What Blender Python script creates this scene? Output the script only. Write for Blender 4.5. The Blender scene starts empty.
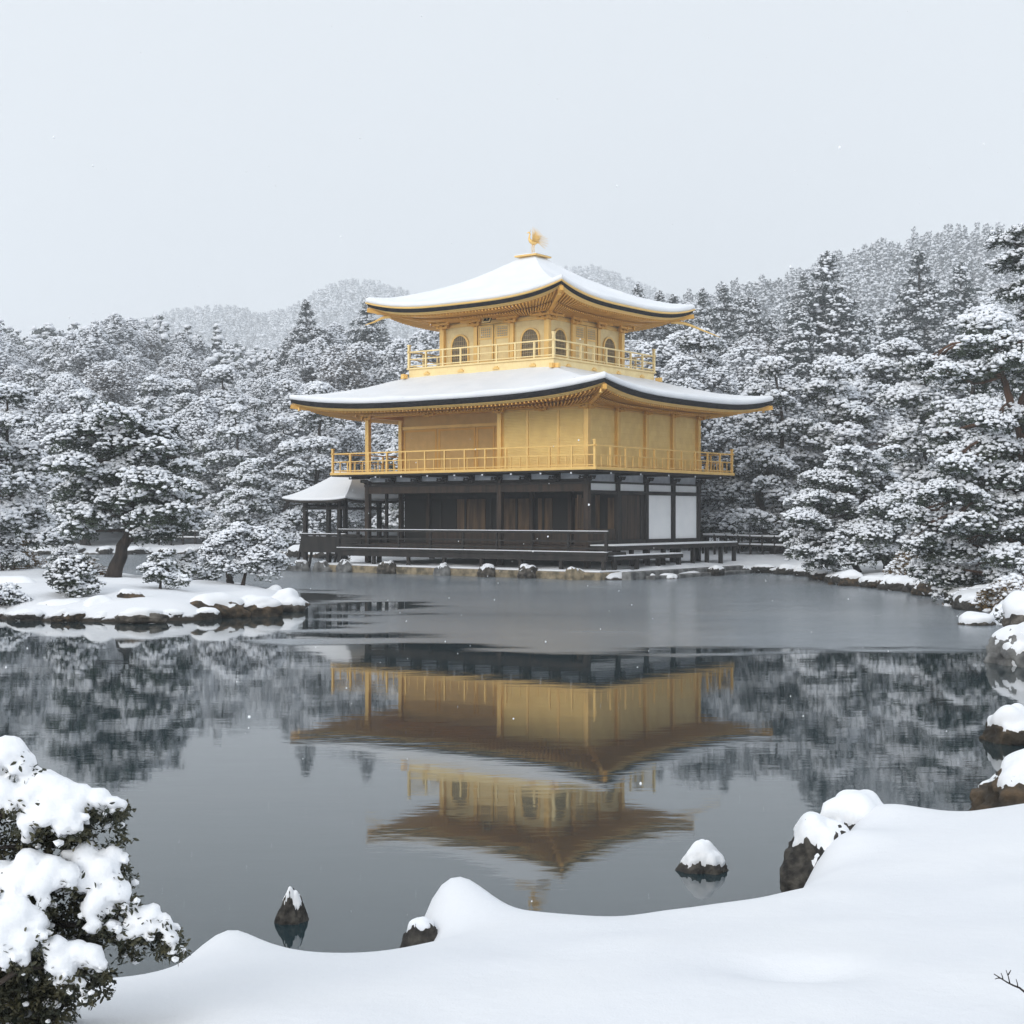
import bpy, bmesh, math, random
import numpy as np
from mathutils import Vector, Matrix
R = math.radians
PI = math.pi
scn = bpy.context.scene

# ------------------------------------------------------------------ camera
F = 1443.0; HZ = 515.0; CAMZ = 2.33
cam_d = bpy.data.cameras.new('camera'); cam = bpy.data.objects.new('camera', cam_d)
scn.collection.objects.link(cam); scn.camera = cam
cam.location = (0, 0, CAMZ); cam.rotation_euler = (R(90), 0, 0)
cam_d.sensor_width = 36; cam_d.lens = 36*F/1024.0
cam_d.shift_y = (HZ-512)/1024.0
cam_d.clip_start = 0.1; cam_d.clip_end = 5000
# ------------------------------------------------------------------ sky
w = bpy.data.worlds.new('World'); scn.world = w; w.use_nodes = True
nt = w.node_tree; nt.nodes.clear()
wo = nt.nodes.new('ShaderNodeOutputWorld')
bg1 = nt.nodes.new('ShaderNodeBackground'); bg2 = nt.nodes.new('ShaderNodeBackground')
add = nt.nodes.new('ShaderNodeAddShader')
sky = nt.nodes.new('ShaderNodeTexSky'); sky.sky_type = 'NISHITA'; sky.sun_disc = False
sky.sun_elevation = R(24); sky.sun_rotation = R(218); sky.air_density = 1.0; sky.dust_density = 4.0
nt.links.new(sky.outputs[0], bg1.inputs[0]); bg1.inputs[1].default_value = 0.008
# even overcast cloud deck, slightly brighter overhead
tc = nt.nodes.new('ShaderNodeTexCoord'); sx = nt.nodes.new('ShaderNodeSeparateXYZ')
rp = nt.nodes.new('ShaderNodeValToRGB')
nt.links.new(tc.outputs['Generated'], sx.inputs[0]); nt.links.new(sx.outputs[2], rp.inputs[0])
e = rp.color_ramp.elements
e[0].position = 0.0; e[0].color = (.722, .770, .820, 1)
e[1].position = 1.0; e[1].color = (.80, .86, .93, 1)
m_ = rp.color_ramp.elements.new(.33); m_.color = (.750, .795, .840, 1)
nt.links.new(rp.outputs[0], bg2.inputs[0]); bg2.inputs[1].default_value = 0.955
nt.links.new(bg1.outputs[0], add.inputs[0]); nt.links.new(bg2.outputs[0], add.inputs[1])
nt.links.new(add.outputs[0], wo.inputs[0])
sd_ = bpy.data.lights.new('sun', 'SUN'); sd_.energy = 1.25; sd_.angle = R(40); sd_.color = (1, .98, .95)
sun = bpy.data.objects.new('sun', sd_); scn.collection.objects.link(sun)
sun.rotation_euler = (R(66), 0, R(-38))
scn.view_settings.view_transform = 'Standard'; scn.view_settings.look = 'None'
scn.view_settings.exposure = 0.14; scn.view_settings.gamma = 1.0
scn.cycles.volume_bounces = 3; scn.cycles.max_bounces = 8
scn.cycles.diffuse_bounces = 3; scn.cycles.glossy_bounces = 4; scn.cycles.transparent_max_bounces = 8
scn.cycles.caustics_reflective = False; scn.cycles.caustics_refractive = False

# ------------------------------------------------------------------ materials
def mat(name, col, rough=.7, metal=0., spec=.5):
    m = bpy.data.materials.new(name); m.use_nodes = True
    b = m.node_tree.nodes['Principled BSDF']
    b.inputs['Base Color'].default_value = (*col, 1); b.inputs['Roughness'].default_value = rough
    b.inputs['Metallic'].default_value = metal; b.inputs['Specular IOR Level'].default_value = spec
    return m
def N(m, t, **kw):
    n = m.node_tree.nodes.new(t)
    for k, v in kw.items(): setattr(n, k, v)
    return n
def L(m, a, b): m.node_tree.links.new(a, b)
def noisy(m, c1, c2, scale=3., detail=5., lo=.35, hi=.65, bump=0., bscale=None, coord='Object', vec_scale=None, c3=None, bdist=.02):
    """two-or-three tone mottle with matching bump"""
    b = m.node_tree.nodes['Principled BSDF']
    tc = N(m, 'ShaderNodeTexCoord'); out = tc.outputs[coord]
    if vec_scale:
        mp = N(m, 'ShaderNodeMapping'); mp.inputs['Scale'].default_value = vec_scale
        L(m, out, mp.inputs[0]); out = mp.outputs[0]
    no = N(m, 'ShaderNodeTexNoise'); no.inputs['Scale'].default_value = scale; no.inputs['Detail'].default_value = detail
    L(m, out, no.inputs['Vector'])
    r = N(m, 'ShaderNodeValToRGB'); L(m, no.outputs[0], r.inputs[0])
    r.color_ramp.elements[0].position = lo; r.color_ramp.elements[0].color = (*c1, 1)
    r.color_ramp.elements[1].position = hi; r.color_ramp.elements[1].color = (*c2, 1)
    if c3:
        q = r.color_ramp.elements.new((lo+hi)/2); q.color = (*c3, 1)
    L(m, r.outputs[0], b.inputs['Base Color'])
    if bump:
        n2 = N(m, 'ShaderNodeTexNoise'); n2.inputs['Scale'].default_value = bscale or scale*3; n2.inputs['Detail'].default_value = 8
        L(m, out, n2.inputs['Vector'])
        bp = N(m, 'ShaderNodeBump'); bp.inputs['Strength'].default_value = bump; bp.inputs['Distance'].default_value = bdist
        L(m, n2.outputs[0], bp.inputs['Height']); L(m, bp.outputs[0], b.inputs['Normal'])
    return m
def rand_tint(m, amt=.35):
    """per-object brightness variation"""
    b = m.node_tree.nodes['Principled BSDF']
    oi = N(m, 'ShaderNodeObjectInfo'); mr = N(m, 'ShaderNodeMapRange')
    mr.inputs[3].default_value = 1-amt; mr.inputs[4].default_value = 1+amt
    L(m, oi.outputs['Random'], mr.inputs[0])
    hsv = N(m, 'ShaderNodeHueSaturation'); L(m, mr.outputs[0], hsv.inputs['Value'])
    src = b.inputs['Base Color'].links[0].from_socket if b.inputs['Base Color'].links else None
    if src: L(m, src, hsv.inputs['Color'])
    else: hsv.inputs['Color'].default_value = b.inputs['Base Color'].default_value
    L(m, hsv.outputs[0], b.inputs['Base Color'])
    return m
SNOWC = (.89, .905, .93)
snow = noisy(mat('snow', SNOWC, .65, spec=.3), (.87, .885, .915), (.91, .92, .94), 1.3, 6, bump=.35, bscale=22, bdist=.012)
snow_fine = noisy(mat('snow_fine', SNOWC, .7, spec=.25), (.86, .88, .91), (.91, .92, .94), 30, 6, bump=.5, bscale=90, bdist=.004)
roof_snow = noisy(mat('roof_snow', SNOWC, .7, spec=.25), (.85, .87, .90), (.91, .92, .94), .9, 4, bump=.25, bscale=6, bdist=.03)
tree_snow = mat('tree_snow', (.88, .90, .94), .8, spec=.2)
needle = rand_tint(noisy(mat('pine_needles', (.03, .045, .03), .7), (.018, .031, .021), (.052, .070, .040), 1.1, 4), .3)
leafm = rand_tint(noisy(mat('evergreen_leaves', (.03, .04, .03), .6), (.045, .060, .058), (.115, .130, .122), .8, 4), .35)
leafg = rand_tint(noisy(mat('dark_evergreen_leaves', (.03, .04, .03), .6), (.022, .034, .028), (.065, .080, .062), .8, 4), .35)
leafb = rand_tint(noisy(mat('brownish_leaves', (.06, .05, .04), .7), (.045, .042, .038), (.12, .105, .085), .8, 4), .3)
cedarm = rand_tint(noisy(mat('cedar_needles', (.03, .04, .03), .75), (.028, .045, .045), (.065, .082, .078), .8, 4), .25)
hazeleafh = noisy(mat('haze_paled_leaves', (.15, .17, .18), .8), (.16, .18, .19), (.24, .26, .27), .5, 3)  # hill leaves: haze fade painted in as a paler leaf colour
hazeleafm = noisy(mat('haze_paled_far_leaves', (.28, .30, .32), .8), (.38, .41, .43), (.46, .485, .50), .2, 3)  # mountain leaves: stronger haze fade painted into the colour
oakm = noisy(mat('rust_leaves', (.12, .08, .03), .7), (.09, .06, .02), (.22, .13, .035), 5, 4)
bushleaf = noisy(mat('bush_leaves', (.05, .05, .02), .6), (.014, .020, .009), (.090, .078, .032), 22, 4, lo=.4, hi=.75)
bark = noisy(mat('pine_bark', (.06, .045, .035), .9), (.014, .011, .009), (.050, .037, .029), 7, 8, bump=.9, bscale=14, vec_scale=(1, 1, .35), bdist=.05)
redbark = noisy(mat('red_pine_bark', (.10, .06, .04), .9), (.04, .025, .018), (.14, .075, .045), 6, 8, bump=.8, bscale=14, vec_scale=(1, 1, .35), bdist=.05)
rockm = noisy(mat('rock', (.08, .07, .06), .85), (.018, .016, .013), (.15, .135, .115), 5, 9, bump=1., bscale=9, c3=(.06, .05, .038), bdist=.06)
rockn = noisy(mat('near_rock', (.06, .055, .05), .85), (.009, .008, .007), (.075, .068, .056), 16, 10, bump=1., bscale=34, c3=(.035, .031, .026), bdist=.02)
rockb = noisy(mat('mossy_rock', (.08, .06, .04), .9), (.018, .015, .011), (.115, .078, .045), 4, 9, bump=1., bscale=9, c3=(.045, .034, .022), bdist=.06)
rockg = noisy(mat('grey_foundation_stone', (.2, .2, .2), .85), (.07, .07, .07), (.26, .26, .25), 3, 9, bump=.8, bscale=9, bdist=.05)
sandm = noisy(mat('tan_stone', (.3, .24, .15), .9), (.10, .085, .055), (.36, .29, .19), 4, 9, bump=.6, bscale=12, bdist=.04)
def gold(name, c, rough=.42, metal=.55, sc=2.5):
    a = tuple(x*.93 for x in c); b_ = tuple(min(1, x*1.04) for x in c)
    return noisy(mat(name, c, rough, metal), a, b_, sc, 5, bump=.12, bscale=12, bdist=.01)
def leafed(m):
    b = m.node_tree.nodes['Principled BSDF']; src = b.inputs['Base Color'].links[0].from_socket
    tc = N(m, 'ShaderNodeTexCoord'); mp = N(m, 'ShaderNodeMapping'); mp.inputs['Rotation'].default_value = (R(90), 0, R(0)); mp.inputs['Scale'].default_value = (1, 1, 1)
    cx_ = N(m, 'ShaderNodeSeparateXYZ'); L(m, tc.outputs['Object'], cx_.inputs[0])
    sm = N(m, 'ShaderNodeMath', operation='ADD'); L(m, cx_.outputs[0], sm.inputs[0]); L(m, cx_.outputs[1], sm.inputs[1])
    cb = N(m, 'ShaderNodeCombineXYZ'); L(m, sm.outputs[0], cb.inputs[0]); L(m, cx_.outputs[2], cb.inputs[1])
    br = N(m, 'ShaderNodeTexBrick'); L(m, cb.outputs[0], br.inputs['Vector']); br.inputs['Scale'].default_value = 1; br.inputs['Brick Width'].default_value = .22; br.inputs['Row Height'].default_value = .22
    br.inputs['Mortar Size'].default_value = .006; br.inputs['Color1'].default_value = (.88, .86, .82, 1); br.inputs['Color2'].default_value = (1, 1, 1, 1); br.inputs['Mortar'].default_value = (.80, .74, .64, 1)
    mx = N(m, 'ShaderNodeMix', data_type='RGBA', blend_type='MULTIPLY'); mx.inputs[0].default_value = .45; L(m, src, mx.inputs[6]); L(m, br.outputs[0], mx.inputs[7]); L(m, mx.outputs[2], b.inputs['Base Color'])
    rr_ = N(m, 'ShaderNodeMapRange'); L(m, br.outputs[0], rr_.inputs[0]); rr_.inputs[1].default_value = .8; rr_.inputs[2].default_value = 1; rr_.inputs[3].default_value = .55; rr_.inputs[4].default_value = .32; L(m, rr_.outputs[0], b.inputs['Roughness'])
    return m
G_wall = gold('gold_leaf_wall', (.99, .69, .25), .48, .15)
G_trim = gold('gold_leaf_trim', (.92, .60, .20), .42, .4)
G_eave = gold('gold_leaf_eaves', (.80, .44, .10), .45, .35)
G_up = gold('gold_leaf_upper_wall', (.99, .77, .385), .5, .08)
leafed(G_wall); leafed(G_up)
def slatted(name, c, scale, rot):
    m = gold(name, c, .5, .12)
    b = m.node_tree.nodes['Principled BSDF']; tc = N(m, 'ShaderNodeTexCoord'); wv = N(m, 'ShaderNodeTexWave', bands_direction=rot)
    wv.inputs['Scale'].default_value = scale; L(m, tc.outputs['Object'], wv.inputs['Vector'])
    bp = N(m, 'ShaderNodeBump'); bp.inputs['Strength'].default_value = .6; bp.inputs['Distance'].default_value = .02
    L(m, wv.outputs[0], bp.inputs['Height']); L(m, bp.outputs[0], b.inputs['Normal'])
    return m
G_rec = gold('gold_leaf_recess_shade', (.78, .50, .18), .55, .15)  # shade of the recess painted in as a darker gold
G_shut = slatted('gold_shutter', (.99, .69, .25), 5.2, 'Z')
woodd = noisy(mat('dark_wood', (.03, .025, .02), .75), (.008, .007, .006), (.028, .022, .018), 3, 8, bump=.5, bscale=9, vec_scale=(1, 1, .3))
woodb = noisy(mat('brown_wood', (.07, .04, .02), .7), (.016, .010, .006), (.055, .031, .017), 3, 8, bump=.5, bscale=9, vec_scale=(2.5, 2.5, .25))
woodp = noisy(mat('ochre_wood', (.16, .09, .04), .7), (.045, .026, .013), (.15, .085, .036), 2.5, 8, bump=.4, bscale=9, vec_scale=(2.5, 2.5, .25))
plaster = noisy(mat('white_plaster', (.82, .83, .84), .85), (.88, .89, .90), (.93, .935, .94), 2, 5)
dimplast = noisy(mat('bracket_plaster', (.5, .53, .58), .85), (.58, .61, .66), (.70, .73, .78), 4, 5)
blackm = noisy(mat('black_bark_edge', (.02, .02, .02), .95, spec=.15), (.010, .010, .011), (.030, .028, .028), 6, 6, bump=.4, bscale=30)
panem = mat('smoky_pane', (.14, .12, .09), .35)
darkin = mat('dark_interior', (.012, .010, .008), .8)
shingle = noisy(mat('shingle', (.05, .045, .04), .9), (.03, .027, .024), (.07, .06, .05), 8, 6)

# ------------------------------------------------------------------ helpers
col = scn.collection
def tag(o, label=None, cat=None, group=None, kind=None):
    if label: o['label'] = label
    if cat: o['category'] = cat
    if group: o['group'] = group
    if kind: o['kind'] = kind
    return o
class MB:
    def __init__(s): s.V = []; s.F = []; s.M = []; s.n = 0
    def add(s, V, Fs, mi=0):
        V = np.asarray(V, float).reshape(-1, 3)
        if isinstance(Fs, np.ndarray): s.F.append(Fs.astype(np.int64)+s.n); s.M.append(np.full(len(Fs), mi))
        else:
            by = {}
            for f in Fs: by.setdefault(len(f), []).append(f)
            for k in by: s.F.append(np.array(by[k])+s.n); s.M.append(np.full(len(by[k]), mi))
        s.V.append(V); s.n += len(V)
    def box(s, x0, y0, z0, x1, y1, z1, mi=0):
        x0, x1 = sorted((x0, x1)); y0, y1 = sorted((y0, y1)); z0, z1 = sorted((z0, z1))
        V = [(x0,y0,z0),(x1,y0,z0),(x1,y1,z0),(x0,y1,z0),(x0,y0,z1),(x1,y0,z1),(x1,y1,z1),(x0,y1,z1)]
        s.add(V, [(0,3,2,1),(4,5,6,7),(0,1,5,4),(1,2,6,5),(2,3,7,6),(3,0,4,7)], mi)
    def bar(s, p, q, w, h, mi=0, w2=None, h2=None):
        """rectangular beam from p to q, w sideways, h vertical-ish"""
        p = np.array(p, float); q = np.array(q, float); d = q-p; d /= np.linalg.norm(d)+1e-9
        up = np.array([0, 0, 1.]) if abs(d[2]) < .95 else np.array([0, 1., 0])
        a = np.cross(d, up); a /= np.linalg.norm(a); b = np.cross(a, d)
        w2 = w if w2 is None else w2; h2 = h if h2 is None else h2
        V = []
        for P, ww, hh in ((p, w, h), (q, w2, h2)):
            for i, j in ((-1,-1),(1,-1),(1,1),(-1,1)): V.append(P+a*ww/2*i+b*hh/2*j)
        s.add(V, [(3,2,1,0),(4,5,6,7),(0,1,5,4),(1,2,6,5),(2,3,7,6),(3,0,4,7)], mi)
    def tube(s, pts, rad, n=7, mi=0, cap=True):
        pts = np.array(pts, float); m = len(pts)
        if np.isscalar(rad): rad = [rad]*m
        T = np.gradient(pts, axis=0); T /= np.linalg.norm(T, axis=1)[:, None]+1e-9
        ref = np.array([0.31, .12, .94]) if abs(T[0][2]) < .9 else np.array([1., .1, 0])
        V = []
        for i in range(m):
            a = np.cross(T[i], ref); a /= np.linalg.norm(a)+1e-9; b = np.cross(T[i], a)
            for k in range(n):
                t = 2*PI*k/n; V.append(pts[i]+rad[i]*(a*math.cos(t)+b*math.sin(t)))
        Fs = [(i*n+k, i*n+(k+1) % n, (i+1)*n+(k+1) % n, (i+1)*n+k) for i in range(m-1) for k in range(n)]
        if cap: Fs += [tuple(range(n))[::-1], tuple((m-1)*n+k for k in range(n))]
        s.add(V, Fs, mi)
    def grid(s, P, mi=0, flip=False):
        a, b = P.shape[:2]; idx = np.arange(a*b).reshape(a, b)
        q = np.stack([idx[:-1,:-1], idx[1:,:-1], idx[1:,1:], idx[:-1,1:]], -1).reshape(-1, 4)
        if flip: q = q[:, ::-1]
        s.add(P.reshape(-1, 3), q, mi)
    def build(s, name, mats, parent=None, smooth=False):
        me = bpy.data.meshes.new(name)
        V = np.concatenate(s.V); me.vertices.add(len(V)); me.vertices.foreach_set('co', V.astype(np.float32).ravel())
        tot = np.concatenate([np.full(len(f), f.shape[1]) for f in s.F]); loops = np.concatenate([f.ravel() for f in s.F])
        me.loops.add(len(loops)); me.loops.foreach_set('vertex_index', loops.astype(np.int32))
        me.polygons.add(len(tot)); st = np.concatenate([[0], np.cumsum(tot)[:-1]])
        me.polygons.foreach_set('loop_start', st.astype(np.int32)); me.polygons.foreach_set('loop_total', tot.astype(np.int32))
        me.polygons.foreach_set('material_index', np.concatenate(s.M).astype(np.int32))
        me.polygons.foreach_set('use_smooth', (np.concatenate(s.M) == 1) if smooth == 'snow' else np.full(len(tot), bool(smooth)))
        for m in (mats if isinstance(mats, (list, tuple)) else [mats]): me.materials.append(m)
        me.update(calc_edges=True); me.validate()
        o = bpy.data.objects.new(name, me); col.objects.link(o)
        if parent: o.parent = parent
        return o
def empty(name, loc=(0,0,0), rz=0, **kw):
    o = bpy.data.objects.new(name, None); col.objects.link(o); o.empty_display_size = .3
    o.location = loc; o.rotation_euler = (0, 0, rz); tag(o, **kw); return o
KIDS = {}
def copy_tree(o, parent=None):
    c = o.copy(); col.objects.link(c)
    if parent: c.parent = parent
    for ch in KIDS.get(o.name, []): copy_tree(ch, c)
    return c
def bevel(o, wd=.01, seg=2):
    m = o.modifiers.new('bevel', 'BEVEL'); m.width = wd; m.segments = seg; m.limit_method = 'ANGLE'; return o
def h3(i, j, k, s):
    n = (i*374761393 + j*668265263 + k*2147483647 + s*974634777) & 0xFFFFFFFF
    n = ((n ^ (n >> 13))*1274126177) & 0xFFFFFFFF
    return ((n ^ (n >> 16)) & 0xFFFF)/65535.0
def vn(P, seed=0):
    P = np.asarray(P, float); I = np.floor(P).astype(np.int64); f = P-I; f = f*f*(3-2*f)
    r = 0
    for a in (0, 1):
        for b in (0, 1):
            for c in (0, 1):
                wgt = (f[...,0] if a else 1-f[...,0])*(f[...,1] if b else 1-f[...,1])*(f[...,2] if c else 1-f[...,2])
                r = r+wgt*h3(I[...,0]+a, I[...,1]+b, I[...,2]+c, seed)
    return r*2-1
def fbm(P, oct=4, seed=0):
    r = 0; a = 1.; t = 0; P = np.asarray(P, float)
    for i in range(oct): r = r+a*vn(P*(2.03**i)+i*7.3, seed+i); t += a; a *= .5
    return r/t
def XY(px, py, z=0.):
    """a world point on the plane z seen at this pixel: used to read the plan of the place off the photograph"""
    Y = F*(CAMZ-z)/(py-HZ); return ((px-512)/F*Y, Y)
def at(px, Y): return (px-512)/F*Y

# ------------------------------------------------------------------ ground
pond = [(-4.5,5.6),(-9,7.5),(-16,13),(-22,21),(-27,34),(-29,50),(-31,68),(-30,84),(-21,86),(-13,83),(-8.5,75),(-7.6,66),
        (-5,63),(-6.6,60.3),(-7.3,59.3),(3.2,51.4),(3.6,51.2),(7.3,54.6),(8.3,57.8),(9.8,58.8),(10.9,57.0),(11.3,53.5),(11.4,48.5),(12.6,44.5),(12.9,40),
        (11.9,35),(11.0,30),(9.2,25),(7.9,20.5),(6.6,17),(5.5,14),(4.7,11.8),(3.55,9.9),(2.75,9.42),(2.4,9.22),(1.98,8.95),(1.66,8.4),(1.42,7.85),(1.2,7.5),(.95,7.3),
        (.43,7.09),(.2,7.12),(-.08,7.28),(-.28,7.36),(-.46,7.28),(-.54,6.95),(-.52,6.62),(-.72,6.5),(-.98,6.5),(-1.05,6.58),(-1.18,6.70),(-1.32,6.70),(-1.46,6.56),(-1.65,6.2),(-2.2,6.0),(-3,5.8)]
isl = [(-19,33),(-15.5,32.6),(-11.9,32.8),(-10.2,31.5),(-8.7,31.4),(-7.05,32.0),(-6.0,33.6),(-5.35,35.5),(-5.3,37.5),(-6.1,39.6),(-7.6,41.5),(-9.5,44.2),(-12,47),(-16,50),(-21,49),(-24,44),(-23.5,37)]
def sdf(P, poly):
    """+ inside polygon"""
    A = np.array(poly); B = np.roll(A, -1, 0); d = np.full(len(P), 1e9); ins = np.zeros(len(P), bool)
    for a, b in zip(A, B):
        e = b-a; wv = P-a; t = np.clip((wv@e)/(e@e), 0, 1); dd = np.hypot(*(wv-t[:,None]*e).T); d = np.minimum(d, dd)
        c = ((a[1] > P[:,1]) != (b[1] > P[:,1]))
        with np.errstate(all='ignore'): xx = (b[0]-a[0])*(P[:,1]-a[1])/(b[1]-a[1])+a[0]
        ins ^= c & (P[:,0] < xx)
    return np.where(ins, d, -d)
def sst(a, b, x): t = np.clip((x-a)/(b-a), 0, 1); return t*t*(3-2*t)
def terrain(x, y):
    P = np.stack([x, y], 1)
    wob = np.stack([vn(np.stack([x*.9, y*.9, x*0], 1), 3), vn(np.stack([x*.9, y*.9, x*0+5], 1), 4)], 1)*.18*sst(12, 25, y)[:, None]
    sd = -sdf(P+wob, pond); land = np.maximum(sd, sdf(P+wob, isl))
    onisl = sdf(P, isl) > sd
    near = (y < 13) & (x > -3.2)
    edge = np.where(near, .43, .26)
    h = np.where(land > 0, edge*(1-np.exp(-np.clip(land, 0, 50)/np.where(near, .16, .35))), -.9*(1-np.exp(np.clip(land, -50, 0)/.5)))
    L0 = np.clip(land, 0, 100)
    h += np.where(land > 0, np.where(onisl, .42*(1-np.exp(-L0/2.2)), np.where(near, .42*(1-np.exp(-L0/1.9)), .30*(1-np.exp(-L0/2.5)))), 0)
    # far slopes
    slope = .14*np.clip(y-88, 0, 110)*sst(88, 120, y) + .03*np.clip(y-198, 0, 300)
    slope += .10*np.clip(np.abs(x-2)-30, 0, 40)*sst(70, 110, y)
    side = .05*np.clip(x-13, 0, 25)*sst(18, 30, y)
    h = h+np.where(land > 0, (slope+side)*(1-np.exp(-L0/8)), 0)
    g = lambda cx, cy, a, sx_, sy_: a*np.exp(-((x-cx)/sx_)**2-((y-cy)/sy_)**2)
    def ridge(Y0, table, tree, wy):
        tx_ = [(p-512)/F*Y0 for p, q in table]; tz = [(HZ-q)/F*Y0+CAMZ-tree for p, q in table]
        k = np.interp(x, tx_, tz); k = (k+np.interp(x-Y0*.012, tx_, tz)+np.interp(x+Y0*.012, tx_, tz))/3
        return k*np.exp(-((y-Y0)/wy)**2)
    r_hill = ridge(370, [(560, 330), (640, 306), (700, 296), (760, 285), (800, 272), (850, 252), (900, 240), (950, 233), (1000, 234), (1060, 246), (1250, 300)], 6.5, 95)
    r_mt = ridge(850, [(-200, 380), (100, 335), (185, 312), (215, 306), (255, 313), (285, 319), (320, 292), (350, 281), (385, 285), (420, 300), (480, 310), (530, 285), (580, 264), (620, 278), (660, 296), (800, 340), (1300, 360)], 8, 130)
    h = np.where((land > 0) & (y > 150), np.maximum(h, np.maximum(r_hill, r_mt)), h)
    # snowy mounds and gentle drifts on the near bank
    if True:
        gg = lambda cx, cy, a, s1, s2: a*np.exp(-((x-cx)/s1)**2-((y-cy)/s2)**2)
        m = gg(-.37, 6.98, .26, .26, .34)+gg(-1.22, 6.42, .13, .26, .4)+gg(2.16, 8.85, .19, .30, .34)+gg(1.85, 8.2, .13, .22, .25)
        h = h+np.where((land > -.02) & near, m*sst(-.02, .12, land), 0)
        h += np.where(near & (land > 0), -.09*np.exp(-((x-.95)/.13)**2-((y-5.15)/.11)**2), 0)
        h += np.where(near & (land > 0), -.06*np.exp(-((x-1.12)/.10)**2-((y-5.12)/.12)**2), 0)
    P3 = np.stack([x*.8, y*.8, x*0], 1)
    amp = np.where(near, .034, np.where(onisl, .12, .16))*sst(0, 1.2, land)
    h += amp*fbm(P3, 4, 11)
    h += np.where(land > 0, .012*vn(P3*5, 17)*sst(0, .4, land), 0)
    # levelled terrace under the pavilion
    lx, ly = to_local(x, y)
    dd = np.maximum(np.abs(lx-.4)-7.5, np.abs(ly+.2)-5.6)
    h = np.where(land > 0, h+(np.minimum(h, .40)-h)*(1-sst(0, 3, dd)), h)
    return h, land
BC = (.881, 60.65); BROT = -math.atan2(.602, .798)
def to_local(x, y):
    c, s = math.cos(BROT), math.sin(BROT); dx, dy = x-BC[0], y-BC[1]
    return dx*c+dy*s, -dx*s+dy*c
def to_world(lx, ly):
    c, s = math.cos(BROT), math.sin(BROT); return BC[0]+lx*c-ly*s, BC[1]+lx*s+ly*c
def gz(x, y):
    h, _ = terrain(np.array([x], float), np.array([y], float)); return float(h[0])
def seq(*segs):
    o = []
    for a, b, d in segs: o += list(np.arange(a, b, d))
    return np.array(o+[segs[-1][1]], float)
xs = seq((-900,-200,25),(-200,-60,5),(-60,-26,1.5),(-26,-3.4,.28),(-3.4,4.4,.045),(4.4,18,.25),(18,60,1.5),(60,200,5),(200,900,25))
ys = seq((-60,-4,4),(-4,3.5,.5),(3.5,10.4,.045),(10.4,62,.28),(62,95,.7),(95,220,3),(220,1300,10))
GX, GY = np.meshgrid(xs, ys, indexing='ij')
gh, _l = terrain(GX.ravel(), GY.ravel())
gh = gh.reshape(GX.shape); nx_ = (xs > -3.3) & (xs < 4.3); ny_ = (ys > 3.6) & (ys < 10.3)
i0, i1 = np.where(nx_)[0][[0, -1]]; j0, j1 = np.where(ny_)[0][[0, -1]]; sub = gh[i0:i1, j0:j1]
for it in range(7):   # soften the lip of the snow bank
    q = sub.copy(); q[1:-1, 1:-1] = (sub[:-2, 1:-1]+sub[2:, 1:-1]+sub[1:-1, :-2]+sub[1:-1, 2:]+2*sub[1:-1, 1:-1])/6; sub = q
gh[i0:i1, j0:j1] = sub
g = MB(); g.grid(np.stack([GX, GY, gh], -1))
gm = noisy(mat('snow_ground', SNOWC, .7, spec=.25), (.80, .815, .845), (.84, .85, .87), 1.3, 6)
gb = gm.node_tree.nodes['Principled BSDF']
# bare dark soil where the bank drops below the snow line
ge = N(gm, 'ShaderNodeNewGeometry'); gs = N(gm, 'ShaderNodeSeparateXYZ'); L(gm, ge.outputs['Position'], gs.inputs[0])
gn = N(gm, 'ShaderNodeTexNoise'); gn.inputs['Scale'].default_value = 3.0; gn.inputs['Detail'].default_value = 6
L(gm, ge.outputs['Position'], gn.inputs['Vector'])
ma = N(gm, 'ShaderNodeMath', operation='MULTIPLY_ADD'); L(gm, gn.outputs[0], ma.inputs[0]); ma.inputs[1].default_value = -.28; L(gm, gs.outputs[2], ma.inputs[2])
mr = N(gm, 'ShaderNodeMapRange'); L(gm, ma.outputs[0], mr.inputs[0]); mr.inputs[1].default_value = -.075; mr.inputs[2].default_value = -.03
mx = N(gm, 'ShaderNodeMix', data_type='RGBA'); L(gm, mr.outputs[0], mx.inputs[0])
mx.inputs[6].default_value = (.035, .027, .019, 1); L(gm, gb.inputs['Base Color'].links[0].from_socket, mx.inputs[7])
L(gm, mx.outputs[2], gb.inputs['Base Color'])
gn2 = N(gm, 'ShaderNodeTexNoise'); gn2.inputs['Scale'].default_value = 16; gn2.inputs['Detail'].default_value = 8; L(gm, ge.outputs['Position'], gn2.inputs['Vector'])
bp = N(gm, 'ShaderNodeBump'); bp.inputs['Strength'].default_value = .35; bp.inputs['Distance'].default_value = .012
L(gm, gn2.outputs[0], bp.inputs['Height'])
gn3 = N(gm, 'ShaderNodeTexNoise'); gn3.inputs['Scale'].default_value = 110; gn3.inputs['Detail'].default_value = 4; L(gm, ge.outputs['Position'], gn3.inputs['Vector'])
bp3 = N(gm, 'ShaderNodeBump'); bp3.inputs['Strength'].default_value = .5; bp3.inputs['Distance'].default_value = .004
L(gm, gn3.outputs[0], bp3.inputs['Height']); L(gm, bp.outputs[0], bp3.inputs['Normal']); L(gm, bp3.outputs[0], gb.inputs['Normal'])
tag(g.build('ground', gm, smooth=True), kind='structure')

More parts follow.
